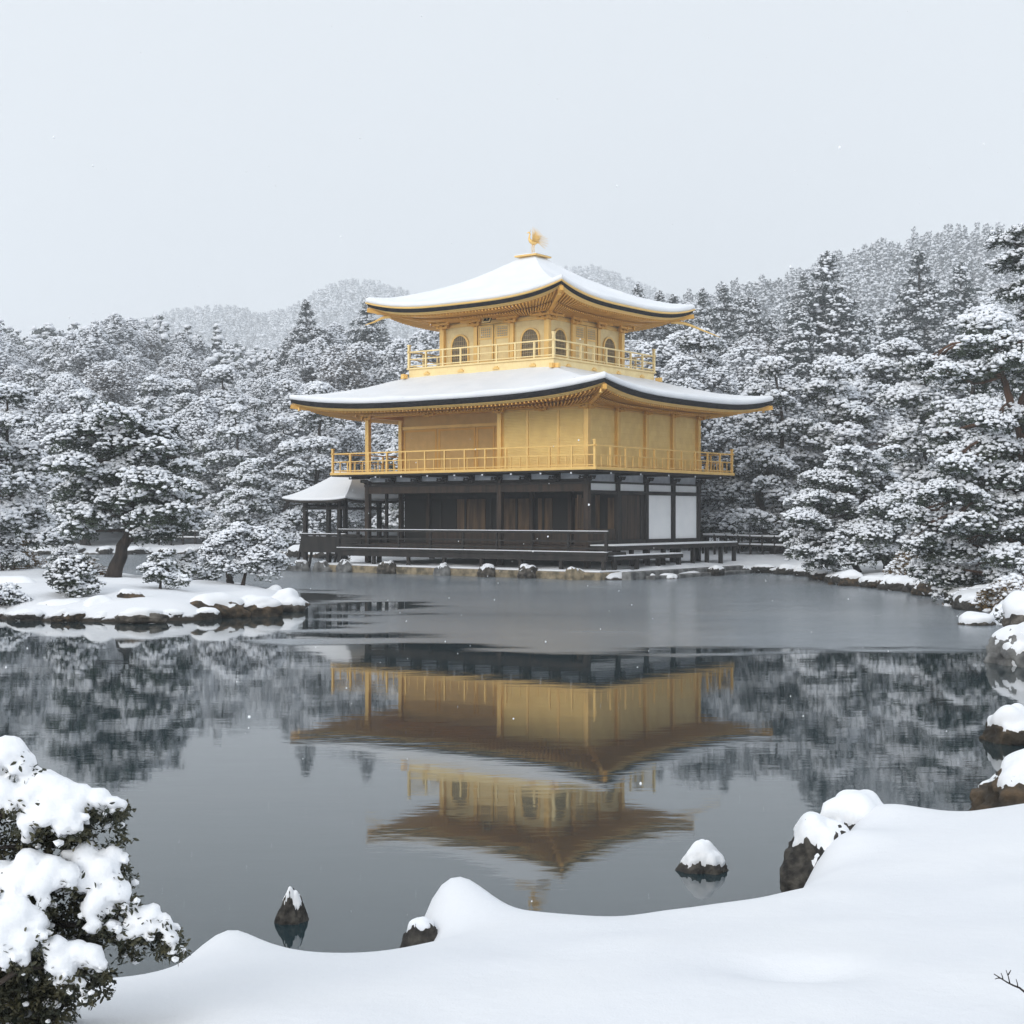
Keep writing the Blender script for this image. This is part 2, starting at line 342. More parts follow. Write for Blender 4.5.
# ------------------------------------------------------------------ water and ice
wm = mat('pond_water', (.016, .032, .038), .02, spec=.5)
b = wm.node_tree.nodes['Principled BSDF']; b.inputs['IOR'].default_value = 1.48; b.inputs['Roughness'].default_value = .03
tcw = N(wm, 'ShaderNodeTexCoord')
def wnoise(sc, st, dist, vs, prev=None):
    mp = N(wm, 'ShaderNodeMapping'); mp.inputs['Scale'].default_value = vs; L(wm, tcw.outputs['Object'], mp.inputs[0])
    no = N(wm, 'ShaderNodeTexNoise'); no.inputs['Scale'].default_value = sc; no.inputs['Detail'].default_value = 3; L(wm, mp.outputs[0], no.inputs['Vector'])
    bp = N(wm, 'ShaderNodeBump'); bp.inputs['Strength'].default_value = st; bp.inputs['Distance'].default_value = dist
    L(wm, no.outputs[0], bp.inputs['Height'])
    if prev: L(wm, prev, bp.inputs['Normal'])
    return bp.outputs[0]
n1 = wnoise(1.6, 1., .0011, (.6, 1.3, 1)); n2 = wnoise(7., 1., .00022, (.5, 1.5, 1), n1)
L(wm, n2, b.inputs['Normal'])
g = MB(); g.add([(-60,-1,0),(60,-1,0),(60,100,0),(-60,100,0)], [(0,1,2,3)])
tag(g.build('water', wm), kind='structure')
im = mat('thin_ice', (.17, .19, .21), .22, spec=.5)
ib = im.node_tree.nodes['Principled BSDF']
noisy(im, (.20, .235, .265), (.30, .325, .345), .14, 6, lo=.3, hi=.7, vec_scale=(.6, 1.2, 1))
tci = N(im, 'ShaderNodeTexCoord')
ni = N(im, 'ShaderNodeTexNoise'); ni.inputs['Scale'].default_value = .5; ni.inputs['Detail'].default_value = 6
mpi = N(im, 'ShaderNodeMapping'); mpi.inputs['Scale'].default_value = (.6, 1.4, 1); L(im, tci.outputs['Object'], mpi.inputs[0]); L(im, mpi.outputs[0], ni.inputs['Vector'])
vc = N(im, 'ShaderNodeAttribute', attribute_name='edge')
ad = N(im, 'ShaderNodeMath', operation='MULTIPLY_ADD'); L(im, ni.outputs[0], ad.inputs[0]); ad.inputs[1].default_value = 9.0; L(im, vc.outputs['Fac'], ad.inputs[2])
mri = N(im, 'ShaderNodeMapRange'); L(im, ad.outputs[0], mri.inputs[0]); mri.inputs[1].default_value = 4.7; mri.inputs[2].default_value = 5.9; mri.inputs[4].default_value = .93
L(im, mri.outputs[0], ib.inputs['Alpha'])
mrr = N(im, 'ShaderNodeMapRange'); L(im, ni.outputs[0], mrr.inputs[0]); mrr.inputs[1].default_value = .3; mrr.inputs[2].default_value = .75; mrr.inputs[3].default_value = .20; mrr.inputs[4].default_value = .26
L(im, mrr.outputs[0], ib.inputs['Roughness'])
ice_poly = [(-31,52),(-20,50.6),(-12,48.5),(-8,44),(-5.4,40.5),(-4.6,36),(-4.3,30),(-4.4,26.2),(-2.6,25.2),(0,24.2),(3,23.7),(6,23.8),(9.5,24.6),(14,30),(15,60),(-8,92),(-34,92)]
ix = np.arange(-33, 15, .3); iy = np.arange(22, 90, .3); IX, IY = np.meshgrid(ix, iy, indexing='ij')
isd = sdf(np.stack([IX.ravel(), IY.ravel()], 1), ice_poly)
# thin patch of melt in the ice near the island tip
isd = np.minimum(isd, np.hypot((IX.ravel()+4.1)/1.35, (IY.ravel()-36.8)/1.5)*2.2-2.4)
g = MB(); g.grid(np.stack([IX, IY, IX*0+.006], -1))
ice = g.build('ice', im); tag(ice, kind='structure')
at_ = ice.data.attributes.new('edge', 'FLOAT', 'POINT'); at_.data.foreach_set('value', np.clip(isd, -3, 4).astype(np.float32))

# ------------------------------------------------------------------ pavilion
pav = empty('temple_pavilion', (BC[0], BC[1], 0), BROT, label='three-storey golden pavilion with snow-covered curved roofs standing at the pond edge', cat='pavilion')
def P(mb, name, m, par=None, smooth=False): return mb.build(name, m, par or pav, smooth)
HX, HY = 5.55, 4.15
SIDES = ((1,0,0,-1),(0,1,1,0),(-1,0,0,1),(0,-1,-1,0))   # (ax,ay) along, (nx,ny) outward
def sidept(k, s, hx, hy):
    ax, ay, nx, ny = SIDES[k]
    al = hx if ax else hy; no = hx if nx else hy
    return (ax*s*al+nx*no, ay*s*al+ny*no)
class Roof:
    def __init__(r, hx, hy, ix, iy, ze, zi, lift, p): r.__dict__.update(locals())
    def pt(r, k, s, u, dz=0., out=0.):
        hx = r.hx+(r.ix-r.hx)*u+out; hy = r.hy+(r.iy-r.hy)*u+out
        bow = 1+.012*(abs(s)**3)*(1-u)
        x, y = sidept(k, s, hx*bow, hy*bow)
        return (x, y, r.ze+(r.zi-r.ze)*max(u, 0)**r.p+r.lift*(1-u)**2.2*abs(s)**3.2+(dz*(1-.38*abs(s)**10) if dz < 0 else dz))
    def band(r, mb, prof, n=40, mi=0):
        """sweep a closed cross-section [(inset_u, dz)] around the four sides"""
        for k in range(4):
            S = np.sin(np.linspace(-1, 1, n+1)*PI/2)
            A = np.array([[r.pt(k, s, u, dz) for s in S] for (u, dz) in prof])
            mb.grid(A, mi, flip=True)
    def surf(r, mb, dz, nu=16, n=40, mi=0, u0=0., flip=False):
        for k in range(4):
            S = np.sin(np.linspace(-1, 1, n+1)*PI/2)
            A = np.array([[r.pt(k, s, u, dz) for s in S] for u in np.linspace(u0, 1, nu)]); mb.grid(A, mi, flip=not flip)
def make_roof(r, nm_lab, snow_t, edge_t, gold_top, wallx, wally, zw, rafter_n):
    par = empty('roof'); par.parent = pav
    par['label'] = nm_lab
    # eave edge: black bark layer, then thin gilded boards
    e = MB()
    r.band(e, [(0, 0), (0.004, -edge_t), (.10, -edge_t-.01)]); r.surf(e, 0)
    P(e, 'bark_edge', blackm, par, True)
    t = MB()
    if gold_top: r.band(t, [(.02, .012), (-.012, .015), (-.012, -.055), (.004, -.058)])
    r.band(t, [(.014, -edge_t+.01), (.012, -edge_t-.04), (.11, -edge_t-.05)])
    r.band(t, [(.04, -edge_t-.04), (.04, -edge_t-.105), (.11, -edge_t-.11)])
    P(t, 'eave_trim', G_trim, par, True)
    # snow blanket with rounded lip and soft lumps
    sn = MB(); n = 60; nu = 26
    for k in range(4):
        S = np.sin(np.linspace(-1, 1, n+1)*PI/2); rows = []
        for (u, dz) in [(.012, .012), (-.006, .02), (-.010, snow_t*.45), (-.004, snow_t*.8), (.012, snow_t*.97)]: rows.append((u, dz))
        for u in np.linspace(.03, 1, nu): rows.append((u, snow_t))
        A = np.array([[r.pt(k, s, u, dz) for s in S] for (u, dz) in rows])
        bumps = fbm(A*np.array([.8, .8, .8]), 3, 5)*.05+fbm(A*3.1, 3, 15)*.014
        wgt = np.array([0, .0, .3, .7, .9]+[1]*nu)[:, None]*np.ones(n+1)
        A[..., 2] += bumps*wgt; sn.grid(A, flip=True)
    so = P(sn, 'snow_cover', roof_snow, par, True)
    # soffit and rafters
    so_ = MB(); raf = MB()
    for k in range(4):
        S = np.linspace(-1, 1, 41); rows = []
        for q in np.linspace(0, 1, 8):
            row = []
            for s in S:
                a = r.pt(k, s, .08, -edge_t-.10); w_ = sidept(k, s, wallx, wally)
                b_ = (w_[0], w_[1], zw)
                row.append(tuple(a[i]+(b_[i]-a[i])*q for i in range(3)))
            rows.append(row)
        so_.grid(np.array(rows))
        for s in np.linspace(-.985, .985, rafter_n):
            a = np.array(r.pt(k, s, .055, -edge_t-.14)); w_ = sidept(k, s, wallx, wally); b_ = np.array((w_[0], w_[1], zw-.03))
            raf.bar(a, b_, .055, .07)
            c = a+(b_-a)*.42
            raf.bar(c-np.array([0, 0, .10]), b_-np.array([0, 0, .10]), .05, .06)
        # hip rafters with turned-up gilded ends
        a = np.array(r.pt(k, 1, .0, -edge_t-.26)); w_ = sidept(k, 1, wallx, wally); b_ = np.array((w_[0], w_[1], zw-.12))
        raf.bar(a, b_, .14, .18)
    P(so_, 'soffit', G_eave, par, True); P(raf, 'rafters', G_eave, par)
    return par
r1 = Roof(HX+2.2, HY+2.2, 3.5, 3.5, 6.75, 7.90, .40, 1.35)
r2 = Roof(4.85, 4.85, .36, .36, 10.66, 12.90, .44, 1.45)
roof1 = make_roof(r1, 'broad lower roof, snow covered', .25, .20, False, HX, HY, 6.62, 78)
roof2 = make_roof(r2, 'pyramidal top roof, snow covered', .24, .21, True, 2.7, 2.7, 10.42, 56)
# roof apex box
ap = MB()
for i, (h, z0, z1) in enumerate(((.50, 12.86, 13.0), (.38, 13.0, 13.14), (.56, 13.14, 13.20))): ap.box(-h, -h, z0, h, h, z1)
bevel(P(ap, 'roof_finial_base', G_trim, roof2))
sc_ = MB(); sc_.box(-.57, -.57, 13.202, .57, .57, 13.235); sc_.box(-.3, -.3, 13.235, .3, .3, 13.28); bevel(P(sc_, 'snow_cover', roof_snow, roof2), .02)
# gilded curved hip tip ornaments
for sx_, sy_, ln in ((1, 1, 1.5), (-1, -1, .75)):
    hk = MB(); a = np.array([sx_*4.75, sy_*4.75, 10.62]) if sx_*sy_ > 0 else None
    d = np.array([sx_*.707, sy_*.707, 0]); q = np.array([sx_*4.2, sy_*4.2, 10.55])
    pts = [q+d*t*ln+np.array([0, 0, -.10*t-.16*t*t*ln+.03*math.sin(t*5)]) for t in np.linspace(0, 1.45, 9)]
    hk.tube(pts, list(np.linspace(.09, .015, 9)), 6); P(hk, 'eave_ornament', G_trim, roof2, True)
# small wind bells under the roof corners
for rr in (r1, r2):
    par = roof1 if rr is r1 else roof2
    for k in range(4):
        a = rr.pt(k, 1, .07, -.62); bl = MB(); x, y, z = a
        bl.tube([(x, y, z+.22), (x, y, z+.1)], .012, 5)
        bl.tube([(x, y, z+.1), (x, y, z+.07), (x, y, z-.02), (x, y, z-.08)], [.015, .045, .055, .07], 8); P(bl, 'wind_bell', G_trim, par, True)

# --- phoenix
ph = empty('phoenix_statue'); ph.parent = roof2; ph.location = (0, 0, 13.28); ph.rotation_euler = (0, 0, -BROT)
m = MB(); m.tube([(-.03, 0, 0), (-.04, 0, .25), (-.02, 0, .46)], [.022, .018, .03], 6); m.tube([(.05, .02, 0), (.04, .02, .25), (.05, 0, .46)], [.022, .018, .03], 6); m.box(-.12, -.08, 0, .13, .08, .03)
P(m, 'leg', G_trim, ph, True)
m = MB(); m.tube([(.20, 0, .50), (.10, 0, .47), (0, 0, .50), (-.10, 0, .56), (-.16, 0, .66), (-.15, 0, .77), (-.12, 0, .85), (-.15, 0, .92), (-.20, 0, .92), (-.27, 0, .895)],
              [.02, .075, .10, .085, .05, .035, .03, .042, .03, .004], 9)
m.tube([(-.13, 0, .95), (-.09, 0, 1.02), (-.11, 0, 1.06)], [.015, .012, .004], 5); P(m, 'body', G_trim, ph, True)
for sgn in (-1, 1):
    m = MB()
    for q in range(9):
        t = q/8; a = (-.02+.10*t, sgn*.07, .53); an = R(88-52*t); ln = .58-.20*t
        c = (a[0]+math.cos(an)*ln*.55, sgn*(.07+.16), a[2]+math.sin(an)*ln*.6); e_ = (a[0]+math.cos(an)*ln, sgn*(.07+.24), a[2]+math.sin(an)*ln)
        m.tube([a, c, e_], [.022, .018, .004], 5)
    P(m, 'wing', G_trim, ph, True)
m = MB()
for q in range(7):
    t = q/6; an = R(50-75*t); ln = .42+.12*math.sin(t*PI)
    pts = [(.15+math.cos(an)*ln*u, (q-3)*.022*u*3, .50+math.sin(an)*ln*u-.10*u*u+.05*u) for u in np.linspace(0, 1, 6)]
    m.tube(pts, [.018, .012, .011, .014, .012, .003], 5)
P(m, 'tail', G_trim, ph, True)

# --- third storey
A3 = 2.68; Z3 = 8.42; T3 = 10.38
core = MB(); core.box(-A3+.06, -A3+.06, Z3, A3-.06, A3-.06, T3+.15); P(core, 'upper_wall', G_up)
def onside(k, s0, s1, z0, z1, half, dep0, dep1, mb, mi=0):
    """box on side k between along-coordinates s0..s1 and outward offsets dep0..dep1"""
    ax, ay, nx, ny = SIDES[k]; hh = half if not isinstance(half, tuple) else (half[0] if nx else half[1])
    x0, y0 = ax*s0+nx*(hh+dep0), ay*s0+ny*(hh+dep0); x1, y1 = ax*s1+nx*(hh+dep1), ay*s1+ny*(hh+dep1)
    mb.box(x0, y0, z0, x1, y1, z1, mi)
def lathe_local(k, s, z, half, dep):
    ax, ay, nx, ny = SIDES[k]; hh = half if not isinstance(half, tuple) else (half[0] if nx else half[1])
    return (ax*s+nx*(hh+dep), ay*s+ny*(hh+dep), z)
for sx_ in (-1, 1):
    for sy_ in (-1, 1):
        m = MB(); m.box(sx_*A3-.11, sy_*A3-.11, Z3, sx_*A3+.11, sy_*A3+.11, T3); bevel(P(m, 'post', G_trim), .02)
for k in range(4):
    for s in (-.93, .93):
        m = MB(); onside(k, s-.09, s+.09, Z3, T3, A3, -.05, .06, m); bevel(P(m, 'post', G_trim), .015)
    m = MB(); onside(k, -A3+.11, A3-.11, T3-.30, T3-.16, A3, -.05, .045, m); onside(k, -A3+.11, A3-.11, Z3, Z3+.16, A3, -.05, .045, m)
    P(m, 'wall_beam', G_trim)
    # arched windows in the outer bays
    for s in (-1.80, 1.80):
        W, H0, H1 = .40, Z3+.24, Z3+1.30
        def arch(w_, b0, top, n=18):
            pts = [(-w_*1.02, b0)]
            for q in range(n+1):
                t = PI-PI*q/n; cx = math.cos(t); sy = math.sin(t)
                pts.append((w_*cx*(1 if sy < .3 else 1), top-.48+.48*sy**.9 if sy > 0 else top-.48))
            pts.append((w_*1.02, b0)); return pts
        o_ = arch(W+.07, H0-.05, H1+.07); i_ = arch(W, H0, H1)
        fr = MB(); V = []
        for (u, z) in o_: V.append(lathe_local(k, s+u, z, A3, .0))
        for (u, z) in i_: V.append(lathe_local(k, s+u, z, A3, .0))
        n = len(o_)
        for (u, z) in o_: V.append(lathe_local(k, s+u, z, A3, -.055))
        for (u, z) in i_: V.append(lathe_local(k, s+u, z, A3, -.055))
        Fs = []
        for q in range(n-1): Fs += [(q, q+1, n+q+1, n+q), (q, 2*n+q, 2*n+q+1, q+1), (n+q, n+q+1, 3*n+q+1, 3*n+q)]
        Fs += [(n-1, 0, n, 2*n-1)]
        fr.add(V, Fs); wf = P(fr, 'window', G_trim)
        pn = MB(); pn.add([lathe_local(k, s+u, z, A3, -.045) for (u, z) in i_], [tuple(range(n))]); P(pn, 'pane', panem, wf)
        lt = MB()
        for q in np.linspace(-.30, .30, 7):
            zt = H1-.48+.48*math.sqrt(max(0, 1-(q/W)**2))**.9-.01
            onside(k, s+q-.012, s+q+.012, H0, zt, A3, -.040, -.018, lt)
        for z in np.linspace(H0+.14, H1-.22, 5): onside(k, s-W+.01, s+W-.01, z-.010, z+.010, A3, -.041, -.024, lt)
        P(lt, 'lattice', mat('weathered_gilt', (.50, .38, .2), .6, .2), wf)
    # central lattice doors
    for s in (-.42, .42):
        d = MB(); onside(k, s-.38, s+.38, Z3+.17, T3-.32, A3, -.05, -.01, d); dr = P(d, 'door', G_up)
        f = MB()
        for q in (-.38, .32): onside(k, s+q, s+q+.06, Z3+.17, T3-.32, A3, -.02, .015, f)
        for z in (Z3+.17, Z3+.75, Z3+1.05, T3-.40): onside(k, s-.32, s+.32, z, z+.07, A3, -.02, .012, f)
        P(f, 'door_frame', G_trim, dr)
        p_ = MB(); onside(k, s-.27, s+.27, Z3+1.14, T3-.43, A3, -.02, -.006, p_); P(p_, 'pane', mat('dim_paper', (.42, .38, .28), .7), dr)
        lt = MB()
        for q in np.linspace(-.25, .25, 6): onside(k, s+q-.013, s+q+.013, Z3+1.14, T3-.43, A3, -.01, .004, lt)
        for z in np.linspace(Z3+1.2, T3-.47, 4): onside(k, s-.27, s+.27, z-.011, z+.011, A3, -.009, .006, lt)
        P(lt, 'lattice', G_trim, dr)
# bracket clusters under the eaves
def bracket(k, s, z, half, m, par=None, sc=1., back=0., name='bracket'):
    mb = MB()
    for q, (dep, wd, zz) in enumerate(((.16, .30, 0), (.34, .52, .13), (.52, .34, .26))):
        zz *= sc; dep *= sc; wd *= sc
        onside(k, s-.06*sc, s+.06*sc, z+zz, z+zz+.10*sc, half, back, dep+.06*sc, mb)
        onside(k, s-wd, s+wd, z+zz+.03*sc, z+zz+.11*sc, half, dep-.05*sc, dep+.045*sc, mb)
        for t in (-wd+.05*sc, 0, wd-.05*sc): onside(k, s+t-.065*sc, s+t+.065*sc, z+zz+.11*sc, z+zz+.17*sc, half, dep-.065*sc, dep+.065*sc, mb)
    return P(mb, name, m, par)
for k in range(4):
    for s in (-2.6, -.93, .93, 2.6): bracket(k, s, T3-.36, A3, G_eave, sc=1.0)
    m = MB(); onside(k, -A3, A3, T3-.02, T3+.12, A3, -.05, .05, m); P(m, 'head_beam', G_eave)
# balcony base of the third storey
def balcony(hx, hy, z0, z1, m, thick_lab=None):
    b = MB(); b.box(-hx, -hy, z1-.07, hx, hy, z1); b.box(-hx+.07, -hy+.07, z0+.05, hx-.07, hy-.07, z1-.07); b.box(-hx+.03, -hy+.03, z0, hx-.03, hy-.03, z0+.06)
    return bevel(P(b, 'balcony', m), .015)
B3 = 3.76
balcony(B3, B3, 7.86, 8.42, G_up)
for k in range(4):   # protruding beam ends and carved bosses
    for s in (-B3, B3):
        m = MB(); onside(k, s-.07, s+.07, 7.98, 8.16, B3, 0, .25, m); P(m, 'beam_end', G_trim)
    for s in np.linspace(-2.7, 2.7, 4):
        m = MB(); onside(k, s-.14, s+.14, 8.10, 8.17, B3-.07, 0, .05, m); onside(k, s-.07, s+.07, 8.17, 8.22, B3-.07, 0, .05, m); P(m, 'carved_boss', G_trim)
def railing(path, z, heights, post_h, step, mr, name='railing', pw=.07, rw=.05, corner_h=None, closed=False, minor=0):
    rl = MB(); pts = [np.array(p, float) for p in path]
    segs = list(zip(pts[:-1], pts[1:]))
    for i, (a, b) in enumerate(segs):
        for j, h in enumerate(heights):
            d = (b-a)/np.linalg.norm(b-a); ext = 0.10 if j == 0 else 0
            rl.bar((*(a-d*ext), z+h), (*(b+d*ext), z+h+(.0015*i)), rw, rw*(1.1 if j == 0 else .8))
        if minor:
            n = int(np.linalg.norm(b-a)/minor)
            for q in range(1, n): c = a+(b-a)*q/n; rl.bar((*c, z), (*c, z+heights[1]), .03, .03)
    ro = P(rl, name, mr)
    used = []
    for a, b in segs:
        n = max(1, round(np.linalg.norm(b-a)/step))
        for q in range(n+1):
            c = a+(b-a)*q/n; key = (round(c[0], 2), round(c[1], 2))
            if key in used: continue
            used.append(key); hh = corner_h if (corner_h and (q in (0, n))) else post_h
            pm = MB(); w_ = pw*(1.35 if q in (0, n) else 1)/2; pm.box(c[0]-w_, c[1]-w_, z, c[0]+w_, c[1]+w_, z+hh)
            if q in (0, n) and corner_h: pm.box(c[0]-w_-.015, c[1]-w_-.015, z+hh, c[0]+w_+.015, c[1]+w_+.015, z+hh+.05)
            P(pm, 'railing_post', mr, ro)
    return ro
rr = B3-.08
railing([(-rr,-rr),(rr,-rr),(rr,rr),(-rr,rr),(-rr,-rr)], 8.42, (.66, .36, .08), .64, .95, G_up, corner_h=.92)
# plaque under the eaves
m = MB(); M4 = []
pl = empty('name_board'); pl.parent = pav; pl.location = (0.05, -A3-.42, T3-.02); pl.rotation_euler = (R(-28), 0, 0)
m.box(-.20, -.02, -.34, .20, .02, .34); P(m, 'board', blackm, pl)
m = MB()
for x in (-.20, .15): m.box(x, -.045, -.34, x+.05, -.021, .34)
for z in (-.34, .29): m.box(-.15, -.045, z, .15, -.021, z+.05)
m.box(-.02, -.032, -.2, .02, -.021, .2)
P(m, 'board_frame', G_up, pl)

# --- second storey
Z2 = 4.10; T2 = 6.62; XR = HX-4.1   # the front room reaches from x=XR to the east corner, the rest of the front is a recess
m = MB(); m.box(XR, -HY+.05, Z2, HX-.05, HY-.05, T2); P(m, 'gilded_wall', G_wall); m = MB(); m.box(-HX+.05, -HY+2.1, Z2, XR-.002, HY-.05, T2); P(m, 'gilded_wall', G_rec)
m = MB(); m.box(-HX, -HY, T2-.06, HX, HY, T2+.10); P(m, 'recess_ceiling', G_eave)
def post2(x, y, z0, z1, wd=.19, mm=None, name='post'):
    m = MB(); m.box(x-wd/2, y-wd/2, z0, x+wd/2, y+wd/2, z1); return bevel(P(m, name, mm or G_trim), .015)
for x in (HX, XR, -HX): post2(x, -HY, Z2, T2)
for b_ in (2.07, 4.15, 6.23, 8.3): post2(HX, -HY+b_, Z2, T2)
for b_ in (2.1, 8.3): post2(-HX, -HY+b_, Z2, T2)
m = MB(); onside(0, -HX+.1, HX-.1, T2-.22, T2-.05, (HX, HY), -.10, .06, m); onside(1, -HY+.1, HY-.1, T2-.22, T2-.05, (HX, HY), -.10, .06, m)
onside(3, -HY+.1, HY-.1, T2-.22, T2-.05, (HX, HY), -.10, .06, m); onside(2, -HX+.1, HX-.1, T2-.22, T2-.05, (HX, HY), -.10, .06, m)
P(m, 'head_beam', G_eave)
def panel2(k, s0, s1, z0, z1, half, par=None, mm=None, fr=.05, name='shutter', fm=None):
    p = MB(); onside(k, s0+fr, s1-fr, z0+fr, z1-fr, half, -.05, -.015, p); po = P(p, name, mm or G_shut, par)
    f = MB()
    onside(k, s0, s0+fr, z0, z1, half, -.05, .012, f); onside(k, s1-fr, s1, z0, z1, half, -.05, .012, f)
    onside(k, s0+fr, s1-fr, z0, z0+fr, half, -.05, .010, f); onside(k, s0+fr, s1-fr, z1-fr, z1, half, -.05, .010, f)
    P(f, 'shutter_frame', fm or G_trim, po); return po
# side 0 along = +x ; side 1 along = +y
for s0, s1 in ((XR+.1, XR+1.30), (XR+1.30, XR+2.75), (XR+2.75, HX-.1)): panel2(0, s0, s1, Z2+.12, T2-.24, (HX, HY-.02))
for q in range(4): panel2(1, -HY+q*2.075+.1, -HY+(q+1)*2.075-.1, Z2+.12, T2-.24, (HX-.02, HY), mm=G_wall, fr=.04)
# recess back wall: sliding doors
yb = HY-2.1   # half-depth used by onside for the back wall plane
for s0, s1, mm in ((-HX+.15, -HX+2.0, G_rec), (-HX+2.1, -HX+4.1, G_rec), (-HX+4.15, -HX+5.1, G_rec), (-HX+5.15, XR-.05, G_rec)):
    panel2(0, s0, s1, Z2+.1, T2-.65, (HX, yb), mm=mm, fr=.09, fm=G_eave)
m = MB(); onside(0, -HX+.1, XR, T2-.62, T2-.50, (HX, yb), -.08, .05, m); P(m, 'wall_beam', G_trim)
m = MB(); m.box(XR-.05, -HY+.15, Z2+.1, XR-.012, -HY+2.05, T2-.3); P(m, 'shutter', G_shut)
for k, ss in ((0, (-HX, -2.1, XR, 3.5, HX)), (1, (-HY, -2.07, 0, 2.07, HY)), (3, (-HY, 0, HY)), (2, (-HX, 0, HX))):
    for s in ss: bracket(k, s, T2-.32, (HX, HY), G_eave, sc=.9)
# balcony of the second storey
BX, BY = HX+1.13, HY+1.13
b = MB(); b.box(-BX, -BY, 3.99, BX, BY, 4.10); bevel(P(b, 'balcony', G_trim), .012); b = MB(); b.box(-BX+.05, -BY+.05, 3.93, BX-.05, BY-.05, 3.985); P(b, 'balcony_underside', woodd)
bx, by = BX-.09, BY-.09
railing([(-bx,-by),(bx,-by),(bx,by),(-bx,by),(-bx,-by)], 4.10, (.78, .44, .07), .76, 1.05, G_trim, corner_h=.95, pw=.065, rw=.045, minor=.42)

# --- first storey
Z1 = 1.16; T1 = 3.26
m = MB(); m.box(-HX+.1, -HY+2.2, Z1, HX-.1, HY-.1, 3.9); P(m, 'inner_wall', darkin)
m = MB(); m.box(-HX, -HY, 3.60, HX-.1, HY-.1, 3.7); P(m, 'veranda_ceiling', woodd)
for x in (HX, XR, -HX): post2(x, -HY, .35, 3.72, .21, woodb)
for b_ in (2.07, 4.15, 6.23, 8.3): post2(HX, -HY+b_, .35, 3.72, .19, woodd)
for x in (-HX, -HX+1.55, XR, XR+1.9): post2(x, -HY+2.1, Z1, 3.7, .18, woodb)
for b_ in (4.15, 8.3): post2(-HX, -HY+b_, .35, 3.72, .19, woodd)
post2(-HX+.1, -HY+1.05, Z1, 3.4, .12, woodd)
m = MB(); onside(0, -HX, HX, 3.22, 3.50, (HX, HY), -.09, .09, m); P(m, 'lintel_beam', woodb)
m = MB(); onside(0, -HX-.1, HX+.1, 3.505, 3.58, (HX, HY), -.10, .13, m); onside(1, -HY-.1, HY+.1, 3.555, 3.60, (HX, HY), -.10, .13, m)
onside(3, -HY-.1, HY+.1, 3.505, 3.585, (HX, HY), -.10, .13, m)
onside(3, -HY, HY, 3.22, 3.40, (HX, HY), -.06, .06, m); P(m, 'wall_plate', woodd)
# front veranda back wall: sliding boards, dark openings
def board(k, s0, s1, z0, z1, half, mm, name='wall_panel', dep=-.03):
    m = MB(); onside(k, s0, s1, z0, z1, half, dep-.03, dep, m); return P(m, name, mm)
seqp = [(-HX+1.65, -HX+3.0, woodb), (-HX+3.05, -HX+4.55, woodp), (-HX+4.75, -HX+5.35, woodb), (-HX+5.5, XR-.1, woodp),
        (XR+.25, XR+.95, woodp), (XR+1.15, XR+1.75, woodb), (XR+2.05, XR+2.45, woodp), (XR+2.7, XR+3.5, woodb), (XR+3.6, HX-.15, woodp)]
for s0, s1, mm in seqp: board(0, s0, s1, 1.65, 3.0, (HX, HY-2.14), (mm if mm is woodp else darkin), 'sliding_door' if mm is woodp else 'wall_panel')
for x in np.linspace(-HX+2.2, HX-.9, 7): board(0, x-.05, x+.05, 1.64, 3.01, (HX, HY-2.08), woodd, 'door_post')
board(0, -HX+1.6, HX-.1, Z1, 1.63, (HX, HY-2.13), woodb, 'dado_board')
board(0, -HX+.1, HX-.1, 3.02, 3.14, (HX, HY-2.08), woodd, 'wall_beam')
m = MB(); m.box(-HX, -HY, .95, HX, HY-.1, Z1); P(m, 'floor_slab', woodb)
# east face of the first storey
h1 = (HX, HY)
for q in range(4):
    s0, s1 = -HY+q*2.075+.1, -HY+(q+1)*2.075-.1
    board(1, s0, s1, 3.27, 3.53, h1, plaster, 'plaster_panel', -.02)
m = MB(); onside(1, -HY+.1, HY-.1, 3.53, 3.554, h1, -.07, .05, m); onside(1, -HY+.1, HY-.1, 3.13, 3.265, h1, -.07, .06, m); onside(1, -HY+.1, HY-.1, 1.20, 1.36, h1, -.07, .06, m)
P(m, 'wall_beam', woodd)
for q in (2, 3): board(1, -HY+q*2.075+.1, -HY+(q+1)*2.075-.1, 1.37, 3.12, h1, plaster, 'plaster_panel', -.02)
s0 = -HY+2.075
for i in range(3):
    d = board(1, s0+.35+.45*i, s0+.35+.45*i+.42, 1.38, 3.10, h1, woodb, 'door', -.02)
board(1, s0+.10, s0+.33, 1.38, 3.12, h1, woodd, 'wall_panel', -.015); board(1, s0+1.72, s0+1.97, 1.38, 3.12, h1, woodd, 'wall_panel', -.015)
board(1, -HY+.1, s0-.1, 1.37, 1.80, h1, woodb, 'dado_board', -.02)
for q, (a, b_) in enumerate(((.10, .40), (.75, 1.0), (1.35, 1.6))): board(1, -HY+a+.15, -HY+b_+.15, 1.81, 3.1, (HX-.6, HY), woodp, 'wall_panel', 0)
m = MB(); onside(2, -HX+.1, HX-.1, Z1, 3.6, h1, -.12, -.05, m); P(m, 'plaster_panel', plaster)
# bracket zone beneath the balcony
for k, ss in ((0, np.linspace(-HX, HX, 9)), (1, np.linspace(-HY, HY, 5)), (3, np.linspace(-HY, HY, 5)), (2, np.linspace(-HX, HX, 5))):
    for s in ss:
        bracket(k, s, 3.60, h1, woodd, sc=.5)
        m = MB(); onside(k, s-.07, s+.07, 3.84, 3.925, h1, -.05, 1.05, m); P(m, 'cantilever_beam', woodd)
    for a, b_ in zip(ss[:-1], ss[1:]): board(k, a+.17, b_-.17, 3.605, 3.92, h1, dimplast, 'bracket_infill', -.02)
